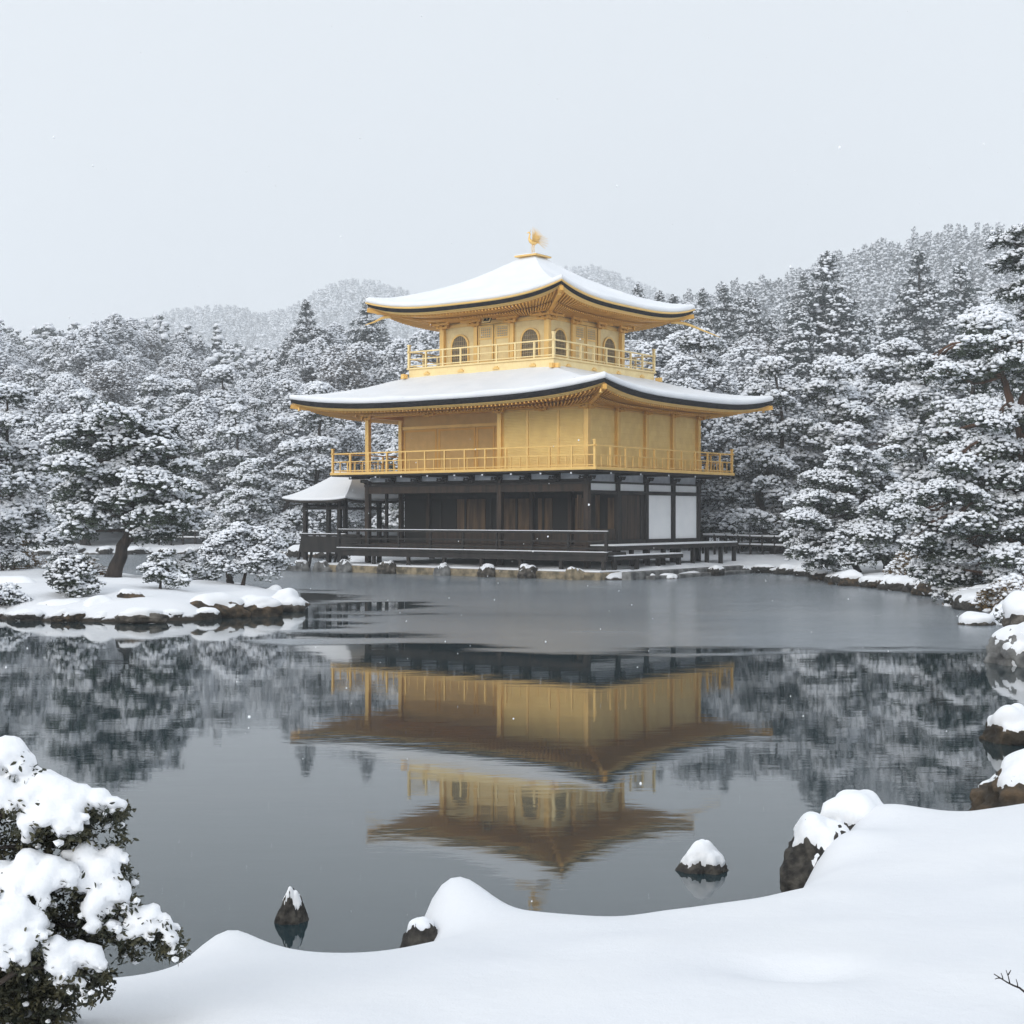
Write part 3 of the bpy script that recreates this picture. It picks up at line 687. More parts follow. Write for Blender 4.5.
# white-painted beam ends carrying snow
for k, n_ in ((0, 9), (1, 5)):
    hs = (HX if k == 0 else HY)
    for s in np.linspace(-hs, hs, n_):
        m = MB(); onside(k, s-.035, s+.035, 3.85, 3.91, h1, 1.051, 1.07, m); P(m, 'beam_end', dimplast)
# front veranda deck
dz = .97
m = MB(); m.box(-HX-.55, -HY-1.35, dz-.10, HX+1.75, -HY-.02, dz); bevel(P(m, 'veranda_deck', woodd), .01)
m = MB(); m.box(-HX-.50, -HY-1.30, dz-.32, HX+1.70, -HY-1.18, dz-.10); m.box(-HX-.5, -HY-.45, dz-.32, HX+1.7, -HY-.3, dz-.1); P(m, 'deck_beam', woodd)
m = MB(); m.box(-HX-.55, -HY-1.345, dz+.003, HX+1.74, -HY-1.20, dz+.035); bevel(P(m, 'snow_cover', snow), .012)
for x in np.linspace(-HX-.4, HX+1.55, 8):
    post2(x, -HY-1.24, .22, dz-.1, .13, woodd, 'deck_post')
fr_ = railing([(-HX-.48, -HY-.1), (-HX-.48, -HY-1.26), (HX+1.68, -HY-1.26)], dz, (.72, .40, .14), .70, 1.62, woodd, pw=.08, rw=.075)
m = MB(); m.box(-HX-.5, -HY-1.30, dz+.765, HX+1.75, -HY-1.22, dz+.792); bevel(P(m, 'railing_snow', snow), .01)
# east steps and platforms, snow covered
def platform(x0, y0, x1, y1, z, th, sn=.05, legs=0):
    m = MB(); m.box(x0, y0, z-th, x1, y1, z); o = bevel(P(m, 'platform', woodd), .01)
    if sn: s_ = MB(); s_.box(x0+.02, y0+.02, z+.002, x1-.01, y1-.02, z+sn); bevel(P(s_, 'snow_cover', snow, o), .02)
    for q in range(legs):
        for y in (y0+.12, ): pass
        xx = x1-.12; yy = y0+.15+(y1-y0-.3)*q/max(1, legs-1); l = MB(); l.box(xx-.07, yy-.07, .25, xx+.07, yy+.07, z-th); P(l, 'platform_leg', woodd, o)
platform(HX+.08, -HY-.0, HX+1.25, HY+1.2, 1.17, .16, .05, 9)
platform(HX+1.28, -HY-.9, HX+1.80, HY-4.3, .82, .14, .05, 4)

# --- stone terrace edge (retaining wall with boulders)
ter = empty('stone_terrace', (BC[0], BC[1], 0), BROT, label='low tan stone retaining ledge along the waterline in front of the pavilion', cat='stone ledge')
m = MB(); m.box(-HX-1.2, -HY-2.0, -.4, HX+1.9, -HY+.3, .27); o = m.build('ledge', sandm, ter); bevel(o, .05, 3)
m = MB(); m.box(-HX-1.15, -HY-1.93, .272, HX+1.85, -HY+.2, .33); o = m.build('snow_cover', snow, ter); bevel(o, .03)
m = MB()
m.box(HX+2.35, -HY-1.3, -.4, HX+2.75, HY-1.0, .30); m.box(HX+2.80, -HY-.4, -.4, HX+3.2, HY-1.2, .14)
o = m.build('stone_step', rockg, ter); bevel(o, .04, 2)
m = MB(); m.box(HX+2.36, -HY-1.28, .302, HX+2.6, HY-1.05, .33); o = m.build('snow_cover', snow, ter); bevel(o, .015)

# ------------------------------------------------------------------ little fishing pavilion on the west side
# built in the same rotated frame: ridge runs north-south seen end-left
fp = empty('fishing_pavilion', (BC[0], BC[1], 0), BROT, label='small open fishing deck with snowy hipped roof on posts at the pavilion\'s left side', cat='pavilion')
fx0, fx1, fy0, fy1 = -HX-3.75, -HX-1.15, -HY-.1, -HY+2.5
fr1 = Roof((fx1-fx0)/2+.55, (fy1-fy0)/2+.65, (fx1-fx0)/2-.75, .06, 2.93, 4.02, .10, 1.2)
cx, cy = (fx0+fx1)/2, (fy0+fy1)/2
def fbuild(mb, name, m_, sm=False):
    for v in mb.V: v[:, 0] += cx; v[:, 1] += cy
    return mb.build(name, m_, fp, sm)
m = MB(); fr1.band(m, [(0, 0), (0, -.09), (.15, -.10)]); fr1.surf(m, 0, 10, 20); fr1.surf(m, -.10, 10, 20, u0=.12, flip=True); fo = fbuild(m, 'roof', shingle, True)
m = MB()
fr1.band(m, [(.01, .01), (-.01, .02), (-.012, .07), (.005, .10)]+[(u, .11) for u in np.linspace(.03, 1, 12)]); fs = fbuild(m, 'snow_cover', roof_snow, True)
m = MB(); m.box(-(fx1-fx0)/2+.6, -.12, 3.95, (fx1-fx0)/2-.6, .12, 4.16); fbuild(m, 'roof_ridge', woodd)
m = MB(); m.box(-(fx1-fx0)/2+.55, -.16, 4.162, (fx1-fx0)/2-.55, .16, 4.25); bevel(fbuild(m, 'ridge_snow', roof_snow), .03)
for x in (fx0+.1, (fx0+fx1)/2+.2, fx1-.45):
    for y in (fy0+.05, fy1-.05):
        m = MB(); m.box(x-.08, y-.08, -.5, x+.08, y+.08, 3.06); m.build('post', woodd, fp)
m = MB(); m.box(fx0, fy0-.06, 2.56, fx1, fy0+.04, 2.68); m.box(fx0, fy1-.04, 2.56, fx1, fy1+.06, 2.68); m.box(fx0+.02, fy0+.05, 2.69, fx0+.14, fy1-.05, 2.8); m.build('tie_beam', woodd, fp)
m = MB(); m.box(fx0-.1, fy0-.1, .72, fx1+1.0, fy1+.1, .84); m.box(fx0-.05, fy0-.09, .80+.04, fx1+.9, fy0-.03, 1.42); m.box(fx0-.05, fy1+.03, .84, fx1+.9, fy1+.09, 1.42); m.build('deck', woodd, fp)
m = MB(); m.box(fx0-.12, fy0-.11, 1.44, fx1+.9, fy0-.01, 1.52); m.box(fx0-.12, fy0-.01, 1.44, fx0, fy1+.1, 1.52); m.build('handrail', woodd, fp)
m = MB(); m.box(fx0-.12, fy0-.11, 1.522, fx1, fy0-.02, 1.55); m.build('railing_snow', snow, fp)
for x, y, ang in ((fx0-.15, fy0+.2, -.55), (fx0-.15, fy0+.9, -.5), (fx0-.1, fy1-.2, -.45)):
    m = MB(); m.bar((x, y, 1.6), (x+ang, y, -.4), .09, .09); m.build('raking_brace', woodd, fp)

# ------------------------------------------------------------------ rocks
def ico(sub):
    bm = bmesh.new(); bmesh.ops.create_icosphere(bm, subdivisions=sub, radius=1.)
    V = np.array([v.co[:] for v in bm.verts]); Fs = np.array([[v.index for v in f.verts] for f in bm.faces]); bm.free(); return V, Fs
ICO4 = ico(5); ICO3 = ico(4); ICO2 = ico(2); ICO1 = ico(1)
rock_meshes = {}
def rock_geo(seed, sub, thick, bare, scale, peak=0., taper=0.):
    V, Fs = sub; n = V.copy()
    rough = fbm(V*1.3+seed*3.1, 2, seed)*.38
    fine = (1-np.abs(fbm(V*2.6+seed, 4, seed+9))*1.6)*.20+fbm(V*9+seed, 4, seed+4)*.07
    base = 1+rough; S = np.array(scale)
    Rk = V*(base+fine-.12)[:, None]
    Rk[:, 2] += peak*np.clip(Rk[:, 2], 0, 2)**2*.5
    Sn = V*(base-.02)[:, None]; Sn[:, 2] += peak*np.clip(Sn[:, 2], 0, 2)**2*.5
    for A_ in (Rk, Sn): A_[:, :2] *= (1-taper*np.clip(A_[:, 2:3], -.3, 1.4))
    Rk = Rk*S; Sn = Sn*S
    # normals of the smooth shape
    fn = np.cross(Sn[Fs[:,1]]-Sn[Fs[:,0]], Sn[Fs[:,2]]-Sn[Fs[:,0]]); vnm = np.zeros_like(Sn)
    for q in range(3): np.add.at(vnm, Fs[:, q], fn)
    vnm /= np.linalg.norm(vnm, axis=1)[:, None]+1e-9
    edge = 1.0*V[:, 2]+.3*vnm[:, 2]-bare*1.1+fbm(V*2.4+seed*2, 3, seed+21)*.42+fbm(V*12+seed, 2, seed+31)*.16*np.clip(1.1-V[:, 2], 0, 1)
    k = np.clip(edge/.35, -1, 1); sm = np.sqrt(np.clip(k, 0, 1))
    off = np.where(k > 0, thick*sm, thick*k*1.2-.03)
    Sn = Sn+vnm*off[:, None]*.55; Sn[:, 2] += off*.6
    return Rk, Sn, Fs
def rock(name, loc, scale, seed, label, group=None, rz=0., sub=None, thick=.10, bare=.30, mm=None, peak=0., cat='rock', taper=0.):
    Rk, Sn, Fs = rock_geo(seed, sub or ICO3, thick, bare, scale, peak, taper)
    e_ = empty(name, loc, rz, label=label, cat=cat, group=group)
    if loc[1] < 12.5 and mm is None or mm is rockm and loc[1] < 12.5: mm = rockn
    a = MB(); a.add(Rk, Fs); ro = a.build('stone', mm or rockm, e_, True)
    b_ = MB(); b_.add(Sn, Fs); so = b_.build('snow_cover', snow_fine if loc[1] < 12 else snow, e_, True)
    KIDS[e_.name] = [ro, so]; return e_
# near rocks
x, y = XY(705, 872); rock('rock', (x, y+.08, -.02), (.175, .15, .17), 3, 'small round rock with white snow cap standing alone in open water', sub=ICO4, thick=.028, bare=.45, mm=rockm, taper=.40)
x, y = XY(292, 922); rock('rock', (x, y+.03, .0), (.085, .085, .17), 8, 'smallest dark pointed rock in the water at lower left, little snow on top', sub=ICO4, thick=.014, bare=.62, peak=.4, taper=.45)
rock('rock', (-.415, 6.68, .26), (.115, .10, .19), 12, 'dark rock jutting from the left tip of the snow bank under a smooth mound', sub=ICO4, thick=.03, bare=.9)
rock('rock', (1.78, 8.35, .25), (.20, .24, .29), 15, 'tall dark rock with patchy snow at the right-centre bank edge', sub=ICO4, thick=.03, bare=.72)
rock('rock', (2.10, 8.82, .38), (.20, .20, .20), 22, 'snow-heaped rock top rising behind the patchy dark rock on the bank', sub=ICO4, thick=.06, bare=.35)
rock('rock', (4.05, 11.05, .08), (.60, .48, .42), 31, 'large brown rock with thick snow cap at the right edge above the bank', sub=ICO4, thick=.06, bare=.55, mm=rockb)
x, y = XY(1012, 745); rock('rock', (x+.12, y+.3, -.02), (.30, .30, .30), 35, 'small brown snow-capped rock just beyond the large one at right edge', sub=ICO4, thick=.05, bare=.55, mm=rockb)
x, y = XY(1012, 668); rock('rock', (x+.50, y+.7, .08), (.56, .7, .50), 41, 'grey boulder with snow streaks at right edge by the ice line', sub=ICO4, thick=.055, bare=.5, mm=rockg)
x, y = XY(977, 625); rock('rock', (x, y+.1, .0), (.38, .36, .17), 44, 'flat snow-capped rock alone in the ice near the right shore', thick=.09, bare=.25)
x, y = XY(1015, 609); rock('rock', (x, y+.5, .10), (1.35, .8, .24), 47, 'wide low ledge rock under a thick snow slab on the right shore', thick=.14, bare=.2, mm=rockb)
x, y = XY(1020, 640); rock('rock', (x+.6, y+.9, .3), (.6, .6, .40), 48, 'rounded snowy rock behind the grey boulder on the right edge', thick=.14, bare=.2)
# island edge rocks
for i, (px, py, sc, lab, mm, ba) in enumerate([
    (287, 607, (.42, .45, .30), 'round snow-capped rock at the far right tip of the island', rockm, .15),
    (252, 612, (.60, .45, .30), 'broad mossy rock at the right end of the island shore', rockb, .55),
    (212, 613, (.85, .50, .34), 'widest brown rock ledge on the island front edge', rockb, .62),
    (98, 615, (.62, .45, .36), 'dark rounded rock below the little pine on the island front', rockm, .5),
    (10, 603, (.75, .6, .55), 'dark layered rock with snow at the left frame edge of the island', rockm, .6),
    (62, 614, (.75, .35, .24), 'rust-brown low rock under the shrub on the island edge', rockb, .7),
    (140, 619, (.55, .32, .16), 'thin dark rock shelf at the middle of the island waterline', rockm, .6),
    (272, 600, (.30, .4, .25), 'small dark rock between the two rocks at the island tip', rockm, .4),
    (128, 601, (.30, .14, .12), 'flat bare stone showing through snow on the island slope', rockb, .75)]):
    x, y = XY(px, py, .1 if i != 8 else .4); rock('rock', (x, y+.25, .10 if i != 8 else .48), sc, 60+i, lab, thick=.07, bare=ba, mm=mm)
# boulders along the terrace
for i, (px, sc) in enumerate(((283, (.36, .3, .25)), (300, (.36, .3, .34)), (322, (.42, .35, .38)), (345, (.35, .3, .42)), (387, (.36, .34, .46)), (443, (.30, .28, .40)), (487, (.36, .30, .42)), (528, (.36, .34, .44)), (574, (.34, .34, .42)))):
    # place in front of the ledge (local y = -HY-2.15)
    best = min(((abs(512+F*to_world(lx, -HY-2.1)[0]/to_world(lx, -HY-2.1)[1]-px), lx) for lx in np.linspace(-10, 8, 400)))[1]
    wx, wy = to_world(best, -HY-2.1)
    rock('foundation_boulder', (wx, wy, .06), sc, 90+i, ['grey','grey','pale grey','grey','dark grey','grey','dark grey','dark grey','tan'][i]+' boulder in the row under the veranda, '+['far left by the fishing deck','second from left','third from left','fourth from left','fifth from left below the corner post','sixth from left, smallest','seventh from left','eighth from left, darkest','rightmost and tan'][i],
         group='boulders along the pavilion waterline', thick=.03, bare=.75, mm=(sandm if i == 8 else rockg if i not in (4, 6, 7) else rockm))
for i, (px, py, sc) in enumerate(((549, 573, (.5, .3, .12)), (646, 579, (.38, .3, .16)), (668, 579, (.36, .25, .13)))):
    x, y = XY(px, py); rock('rock', (x, y+.1, .0), sc, 110+i, ['flat snowy rock in the water below the veranda middle', 'snow-capped stone left of the two by the stone steps', 'darker snowy stone right of the two by the stone steps'][i], thick=.07, bare=.3)
# shoreline rocks: individual copies of a few rocks
protos = []
for i in range(6):
    p_ = rock('shore_rock', (0, 0, -50), (1, .8, .55), 130+i, 'snow-capped rock', thick=.11, bare=.34+.06*i, mm=(rockm, rockb, rockm)[i % 3]); protos.append(p_)
rng = random.Random(5)
used_p = set()
def shore_rock(x, y, z, s, label, group):
    i = rng.randrange(6); p_ = protos[i]
    if i in used_p: o = copy_tree(p_)
    else: o = p_; used_p.add(i)
    o.location = (x, y, z); o.rotation_euler = (0, 0, rng.uniform(0, 6.28)); o.scale = (s, s*rng.uniform(.8, 1.1), s*rng.uniform(.7, 1.05))
    tag(o, label, 'rock', group)
def along(poly, step, lab, grp, smin, smax, inland=.25, zz=.08):
    pts = [np.array(p, float) for p in poly]
    for a, b_ in zip(pts[:-1], pts[1:]):
        n = max(1, int(np.linalg.norm(b_-a)/step)); nrm = np.array([b_[1]-a[1], -(b_[0]-a[0])]); nrm /= np.linalg.norm(nrm)
        for q in range(n):
            p_ = a+(b_-a)*(q+rng.uniform(.1, .9))/n+nrm*rng.uniform(-.15, inland)
            s = rng.uniform(smin, smax); shore_rock(p_[0], p_[1], zz+rng.uniform(-.06, .10)*s*2, s, lab, grp)
along([(7.6,55.0),(8.3,57.8),(9.8,58.8),(10.9,57.0)], .55, 'small upright snow-topped rock along the shore beside the pavilion steps', 'rocks right of the pavilion steps', .22, .42)
along([(10.9,57.0),(11.3,53.5),(11.4,48.5)], .75, 'snow-laden rock on the shore below the leaning pine', 'rocks below the leaning pine', .35, .62)
along([(11.4,48.5),(12.6,44.5),(12.9,40),(11.9,35)], .62, 'snow-covered dark rock piled on the right-hand shore', 'rocks on the right-hand shore', .35, .75, .6)
along([(13.6,47),(14.0,42),(13.6,37.5)], .8, 'snowy rock on the rise behind the right-hand shore', 'rocks above the right-hand shore', .35, .7, .8, .45)
along([(11.9,35),(11.0,30),(9.2,25),(8.3,22)], .9, 'low snowy rock along the shore at the right frame edge', 'rocks at the right frame edge', .3, .6, .5)
along([(-30,85),(-21,86.5),(-13,83.5),(-8.5,75.5)], 1.3, 'snow-covered rock on the far left shore', 'rocks on the far left shore', .4, .8, .5, .1)
along([(-6.0,33.9),(-7.05,32.2),(-8.7,31.6),(-10.2,31.7),(-11.9,33.0),(-13.5,32.9)], .62, 'low dark rock with patchy snow along the island waterline', 'low rocks along the island waterline', .20, .40, .12, .0)
for i, p_ in enumerate(protos):
    if i not in used_p: 
        for ch in KIDS[p_.name]: bpy.data.objects.remove(ch)
        bpy.data.objects.remove(p_)

# ------------------------------------------------------------------ vegetation
def tufts(mb, C, size, snowy, rg, blades=6, upb=.25, bw=.30, bl=1., sn=(.88, .62), nside=5):
    """leaf/needle sprays (material 0) and lumps of snow (material 1)"""
    n = len(C); size = np.broadcast_to(size, (n,))
    k = blades; D = rg.normal(size=(n, k, 3)); D[..., 2] = D[..., 2]*.55+upb; D /= np.linalg.norm(D, axis=2, keepdims=True)
    Sd = np.cross(D, rg.normal(size=(n, k, 3))); Sd /= np.linalg.norm(Sd, axis=2, keepdims=True)+1e-9
    ln = (size[:, None]*rg.uniform(.6, 1.15, (n, k))*bl)[..., None]; c = C[:, None, :]
    w_ = ln*bw
    a = c-Sd*w_*.35; b_ = c+D*ln*.55+Sd*w_*.6; d_ = c+D*ln; e_ = c+D*ln*.5-Sd*w_*.6
    V = np.stack([a, b_, d_, e_], 2).reshape(-1, 3); mb.add(V, np.arange(len(V)).reshape(-1, 4), 0)
    Cs = C[snowy]; ss = size[snowy]; m = len(Cs)
    if m == 0: return
    s = nside; th = np.arange(s)*2*PI/s
    r = ss*sn[0]*rg.uniform(.6, 1.25, m); hz = ss*sn[1]*rg.uniform(.6, 1.3, m); ph_ = rg.uniform(0, 6.28, m); el = rg.uniform(.42, 1.0, m)
    ca, sa = np.cos(ph_), np.sin(ph_)
    def ring(f, z, off):
        j = rg.uniform(.8, 1.2, (m, s)); ux = np.cos(th+off)[None]*r[:, None]*f*j; uy = np.sin(th+off)[None]*r[:, None]*f*j*el[:, None]
        return np.stack([ux*ca[:, None]-uy*sa[:, None], ux*sa[:, None]+uy*ca[:, None], (z*hz)[:, None]*rg.uniform(.8, 1.2, (m, s))+rg.normal(size=(m, s))*ss[:, None]*.05], 2)
    base = Cs+np.stack([ss*0, ss*0, ss*.12], 1)
    R1 = ring(1., 0.1, 0)+base[:, None]; R2 = ring(.68, .75, .6)+base[:, None]
    T = base+np.stack([ss*0, ss*0, hz], 1); B = base-np.stack([ss*0, ss*0, hz*.25], 1)
    V = np.concatenate([R1, R2, T[:, None], B[:, None]], 1)  # 2s+2
    i = np.arange(s); j = (i+1) % s
    tri = np.concatenate([np.stack([i, j, s+i], 1), np.stack([j, s+j, s+i], 1), np.stack([s+i, s+j, np.full(s, 2*s)], 1), np.stack([j, i, np.full(s, 2*s+1)], 1)])
    Fs = (tri[None]+(np.arange(m)*(2*s+2))[:, None, None]).reshape(-1, 3); mb.add(V.reshape(-1, 3), Fs, 1)
def pad_points(pads, dens, rg, thick=.30, droop=.25, under=.5):
    """scatter points on domed, drooping foliage pads; returns points and a 'top' flag"""
    Cs = []; top = []
    for (cx, cy, cz, r, fl) in pads:
        n = max(6 if dens > 2 else 3, int(dens*r*r*3.14)); t1, t2 = rg.normal(size=2)*.17; th = rg.uniform(0, 2*PI, n); ed = 1+.28*np.sin(th*3+cx*7)+.17*np.sin(th*5+cy*9)
        q = np.sqrt(rg.uniform(0, 1, n)); rho = q*r*ed
        z = fl*r*(1-q*q)-droop*r*q**2.2+rg.normal(size=n)*.05*r+rho*(t1*np.cos(th)+t2*np.sin(th))
        Cs.append(np.stack([cx+rho*np.cos(th), cy+rho*np.sin(th), cz+z], 1)); top.append(np.ones(n, bool))
        n2 = int(n*under)
        if n2:
            th = rg.uniform(0, 2*PI, n2); q = np.sqrt(rg.uniform(0, 1, n2)); rho = q*r*.95
            z = fl*r*(1-q*q)-droop*r*q**2.2-rg.uniform(.1, 1, n2)*thick*r+rho*(t1*np.cos(th)+t2*np.sin(th))
            Cs.append(np.stack([cx+rho*np.cos(th), cy+rho*np.sin(th), cz+z], 1)); top.append(np.zeros(n2, bool))
    return np.concatenate(Cs), np.concatenate(top)
def crown_mesh(name, pads, dens, size, rg, mats, par, psnow=.8, plow=.12, **kw):
    pk = {k: kw.pop(k) for k in ('thick', 'droop', 'under') if k in kw}
    C, top = pad_points(pads, dens, rg, **pk)
    pr = rg.uniform(0, 1, len(C)); patch = .20+fbm(C*1.3, 3, 3)*.5
    snowy = np.where(top, pr < psnow+patch, pr < plow*1.7+.05)
    mb = MB(); tufts(mb, C, size*rg.uniform(.7, 1.3, len(C)), snowy, rg, **kw)
    o = mb.build(name, mats, par, 'snow')
    return o
def smooth_curve(pts, n=24):
    pts = np.array(pts, float); t = np.linspace(0, len(pts)-1, n); out = []
    for u in t:
        i = min(int(u), len(pts)-2); f = u-i; p0 = pts[max(i-1, 0)]; p1 = pts[i]; p2 = pts[i+1]; p3 = pts[min(i+2, len(pts)-1)]
        out.append(.5*((2*p1)+(-p0+p2)*f+(2*p0-5*p1+4*p2-p3)*f*f+(-p0+3*p1-3*p2+p3)*f**3))
    return np.array(out)
def pine(loc, trunk, r0, pads, dens, size, seed, label, cat='pine tree', group=None, bm=None, fm=None, name='pine_tree', extra=(), **kw):
    """trunk: list of points relative to loc; pads relative to loc"""
    rg = np.random.default_rng(seed)
    e_ = empty(name, loc, 0, label=label, cat=cat, group=group)
    tr = MB(); tc_ = smooth_curve(trunk, 22); wob = rg.normal(size=tc_.shape)*r0*.12; wob[:2] = 0; tc_ = tc_+wob
    tr.tube(tc_, list(r0*(1.25*np.exp(-np.linspace(0, 1, 22)*6)*.35+1-.86*np.linspace(0, 1, 22)**.9)), 10)
    for (cx, cy, cz, r, fl) in pads:
        tgt = np.array([cx, cy, cz+fl*r*.2]); cand = tc_[(tc_[:, 2] < cz+.15*abs(cz))]
        a = tc_[np.argmin(np.linalg.norm(tc_-tgt+np.array([0, 0, r*.5]), axis=1))] if len(cand) < 2 else cand[np.argmin(np.linalg.norm((cand-tgt)*np.array([1, 1, 1.6]), axis=1))]
        d = np.linalg.norm(tgt-a)
        if d > .15:
            mid = (a+tgt)/2+rg.normal(size=3)*d*.10+np.array([0, 0, d*.06]); cv = smooth_curve([a, mid, tgt], 7)
            tr.tube(cv, list(np.linspace(min(r0*.30, .025+d*.028), .010, 7)), 5)
            for q in range(3):
                th = rg.uniform(0, 6.28); t2 = tgt+np.array([math.cos(th)*r*.75, math.sin(th)*r*.75, -.05*r]); tr.tube([cv[4], (cv[4]+t2)/2+rg.normal(size=3)*.05, t2], [min(r0*.2, .03), .02, .008], 4)
    for ex in extra: tr.tube(smooth_curve(ex[0], 10), list(np.linspace(ex[1], ex[1]*.2, 10)), 6)
    t_ = tr.build('trunk', bm or bark, e_, True)
    c_ = crown_mesh('crown', pads, dens, size, rg, [fm or needle, tree_snow], e_, **kw)
    KIDS[e_.name] = [t_, c_]; return e_
def rand_pads(rg, n, H0, H1, Rb, Rt, rmin, rmax, flat=.28, lean=(0, 0)):
    """layered pads of a wind-shaped pine"""
    out = []; lv = max(3, n//5)
    for i in range(n):
        t = ((i % lv)+rg.uniform(-.25, .25))/(lv-1); t = min(max(t, 0), 1); z = H0+(H1-H0)*t
        Rr = (Rb+(Rt-Rb)*t**.8); an = i*2.399+rg.uniform(-.4, .4); rr_ = Rr*rg.uniform(.35, 1)*(1 if t < .95 else .2)
        r = rg.uniform(rmin, rmax)*(1-.35*t)
        out.append((lean[0]*t+math.cos(an)*rr_, lean[1]*t+math.sin(an)*rr_, z-.12*rr_, r, flat))
    return out
def gp(px, py, zg=.5, Y=None):
    if Y is None: x, y = XY(px, py, zg)
    else: y = Y; x = at(px, Y)
    return x, y, gz(x, y)-.03

# --- island leaning pine
rg = np.random.default_rng(2)
x, y, z = gp(112, 0, Y=41.5)
S_ = 41.5/F
def PX(px, py, dy=0.):  # offset of a feature from the base (112,572) in metres
    return ((px-112)*S_, dy, (572-py)*S_)
tp = [PX(*q) for q in ((112, 573), (121, 545, .1), (131, 515, .1), (133, 490, -.1), (122, 466, -.1), (128, 445, .1), (124, 420, 0))]
pads = []
for (px, py, r) in ((100, 418, 26), (128, 408, 28), (150, 420, 26), (72, 432, 22), (165, 438, 22), (110, 436, 26), (140, 446, 30), (60, 455, 20), (88, 455, 24), (180, 458, 18), (160, 470, 26), (118, 462, 26),
                    (70, 480, 24), (100, 482, 30), (138, 486, 32), (172, 492, 24), (188, 500, 16), (92, 505, 22), (150, 505, 28), (175, 512, 22), (60, 500, 16), (85, 520, 18), (150, 522, 22), (192, 478, 12), (115, 496, 22), (128, 428, 22)):
    for q in range(2 if r > 17 else 1):
        o = PX(px+rg.uniform(-5, 5), py, rg.uniform(-1.1, 1.1)); pads.append((o[0], o[1], o[2], r*S_*rg.uniform(.68, .95), .26))
pine((x, y, z), tp, .18, pads, 170, .10, 21, 'big leaning pine with snowy layered crown on the island', under=1.1, thick=.55, psnow=.85, plow=.05)
# --- bonsai-like pine with two stems, right part of the island
x, y, z = gp(236, 0, Y=38.5); S_ = 38.5/F
pads = []
for (px, py, r) in ((240, 528, 16), (225, 536, 15), (256, 532, 16), (270, 541, 14), (215, 547, 13), (238, 543, 18), (258, 552, 18), (278, 556, 10), (222, 560, 14), (244, 562, 14), (268, 566, 13), (212, 556, 10)):
    pads.append(((px-236)*S_, rg.uniform(-.35, .35), (582-py)*S_, r*S_*1.05, .42))
pine((x, y, z), [(-.15, 0, 0), (-.2, .05, .35), (-.05, 0, .6), (.05, 0, 1.2)], .09, pads, 480, .07, 22, 'small twin-stemmed pine with dense snowy dome on the island\'s right side', extra=[([(.18, 0, 0), (.25, 0, .3), (.35, .05, .65)], .07)], psnow=1., plow=.3, under=.7, thick=.5)
# --- tiny pines and shrubs of the island
def small(px, py, Y, h, wd, seed, label, nm='small_pine', cat='shrub', mm=None, psn=.75, size=.07, n=9, dens=420, lx=0, gr=None, fl=.3, under=.9):
    x, y, z = gp(px, py, Y=Y); rg = np.random.default_rng(seed); pads = []
    for i in range(n):
        t = (i+.5)/n; an = i*2.4; rr_ = wd*.5*(1-.75*t)*rg.uniform(.4, 1); pads.append((math.cos(an)*rr_, math.sin(an)*rr_, h*(.25+.70*t), wd*.30*(1.1-.5*t), fl))
    return pine((x, y, z), [(0, 0, 0), (.03*h, 0, h*.4), (-.03*h, 0, h*.92)], max(.02, h*.035), pads, dens, size, seed, label, cat=cat, group=gr, name=nm, fm=mm, psnow=psn, plow=.12, under=under, thick=.5)
small(160, 598, 35.0, .98, .95, 31, 'tiny round pine with snowy top standing alone mid-island', psn=.85)
small(72, 604, 33.6, 1.0, 1.15, 32, 'small spreading dark shrub with light snow at left front of the island', psn=.4, size=.075)
small(194, 575, 42.8, .95, 1.15, 33, 'dark sparse pine shrub behind the tiny pine, near the channel', psn=.35, size=.085, n=8)
small(208, 560, 44.0, .8, .9, 34, 'dark needle shrub between leaning pine and the twin-stemmed pine', psn=.35)
small(66, 560, 43.5, .8, 1.2, 35, 'low snowy shrub left of the leaning pine trunk', psn=.7)
small(85, 566, 43, .55, 1.1, 36, 'brownish low shrub at the foot of the leaning pine', psn=.5, mm=oakm)
small(14, 552, 47, 1.05, 1.5, 37, 'rust-leaved rounded bush at the left frame edge', 'bush', 'bush', mm=oakm, psn=.3)
small(2, 560, 45, 1.5, 1.3, 39, 'snowy bush at the very left edge beside the rust-leaved bush', 'bush', 'bush', psn=.8)
small(5, 606, 33.2, .5, .9, 40, 'drooping snowy shrub over the dark rock at left edge of the island', psn=.7)
# --- left edge tall pine
def auto_pine(loc, H, Rr, seed, label, n=26, dens=45, size=.19, group=None, r0=None, flat=.28, base=.3, mm=None, bmm=None, lean=(0, 0), rm=(.26, .42), under=.8, psn=.72, name='pine_tree', blades=5):
    rg = np.random.default_rng(seed); pads = rand_pads(rg, n, H*base, H*.97, Rr*.85, Rr*.18, Rr*rm[0], Rr*rm[1], flat, lean)
    k = rg.normal(size=2)*.05*H
    return pine(loc, [(0, 0, 0), (k[0]+lean[0]*.2, k[1], H*.3), (-k[0]*.6+lean[0]*.5, 0, H*.6), (lean[0]*.95, lean[1]*.95, H*.95)], r0 or H*.026, pads, dens, size, seed, label, group=group, fm=mm, bm=bmm, psnow=psn, plow=.08, under=under, thick=.38, name=name, blades=blades)
x, y, z = gp(8, 0, Y=50); auto_pine((x, y, z), 7.2, 2.5, 51, 'tall snowy pine at the left frame edge behind the island', n=34, dens=170, size=.12)
x, y, z = gp(-40, 0, Y=44); auto_pine((x, y, z), 5.8, 2.1, 52, 'layered pine cut by the left frame edge', n=24, dens=170, size=.115)
x, y, z = gp(250, 0, Y=84.5); auto_pine((x, y, z), 5.2, 2.9, 53, 'low wide snowy pine on the far shore left of the fishing deck', n=30, dens=110, size=.14, base=.22)
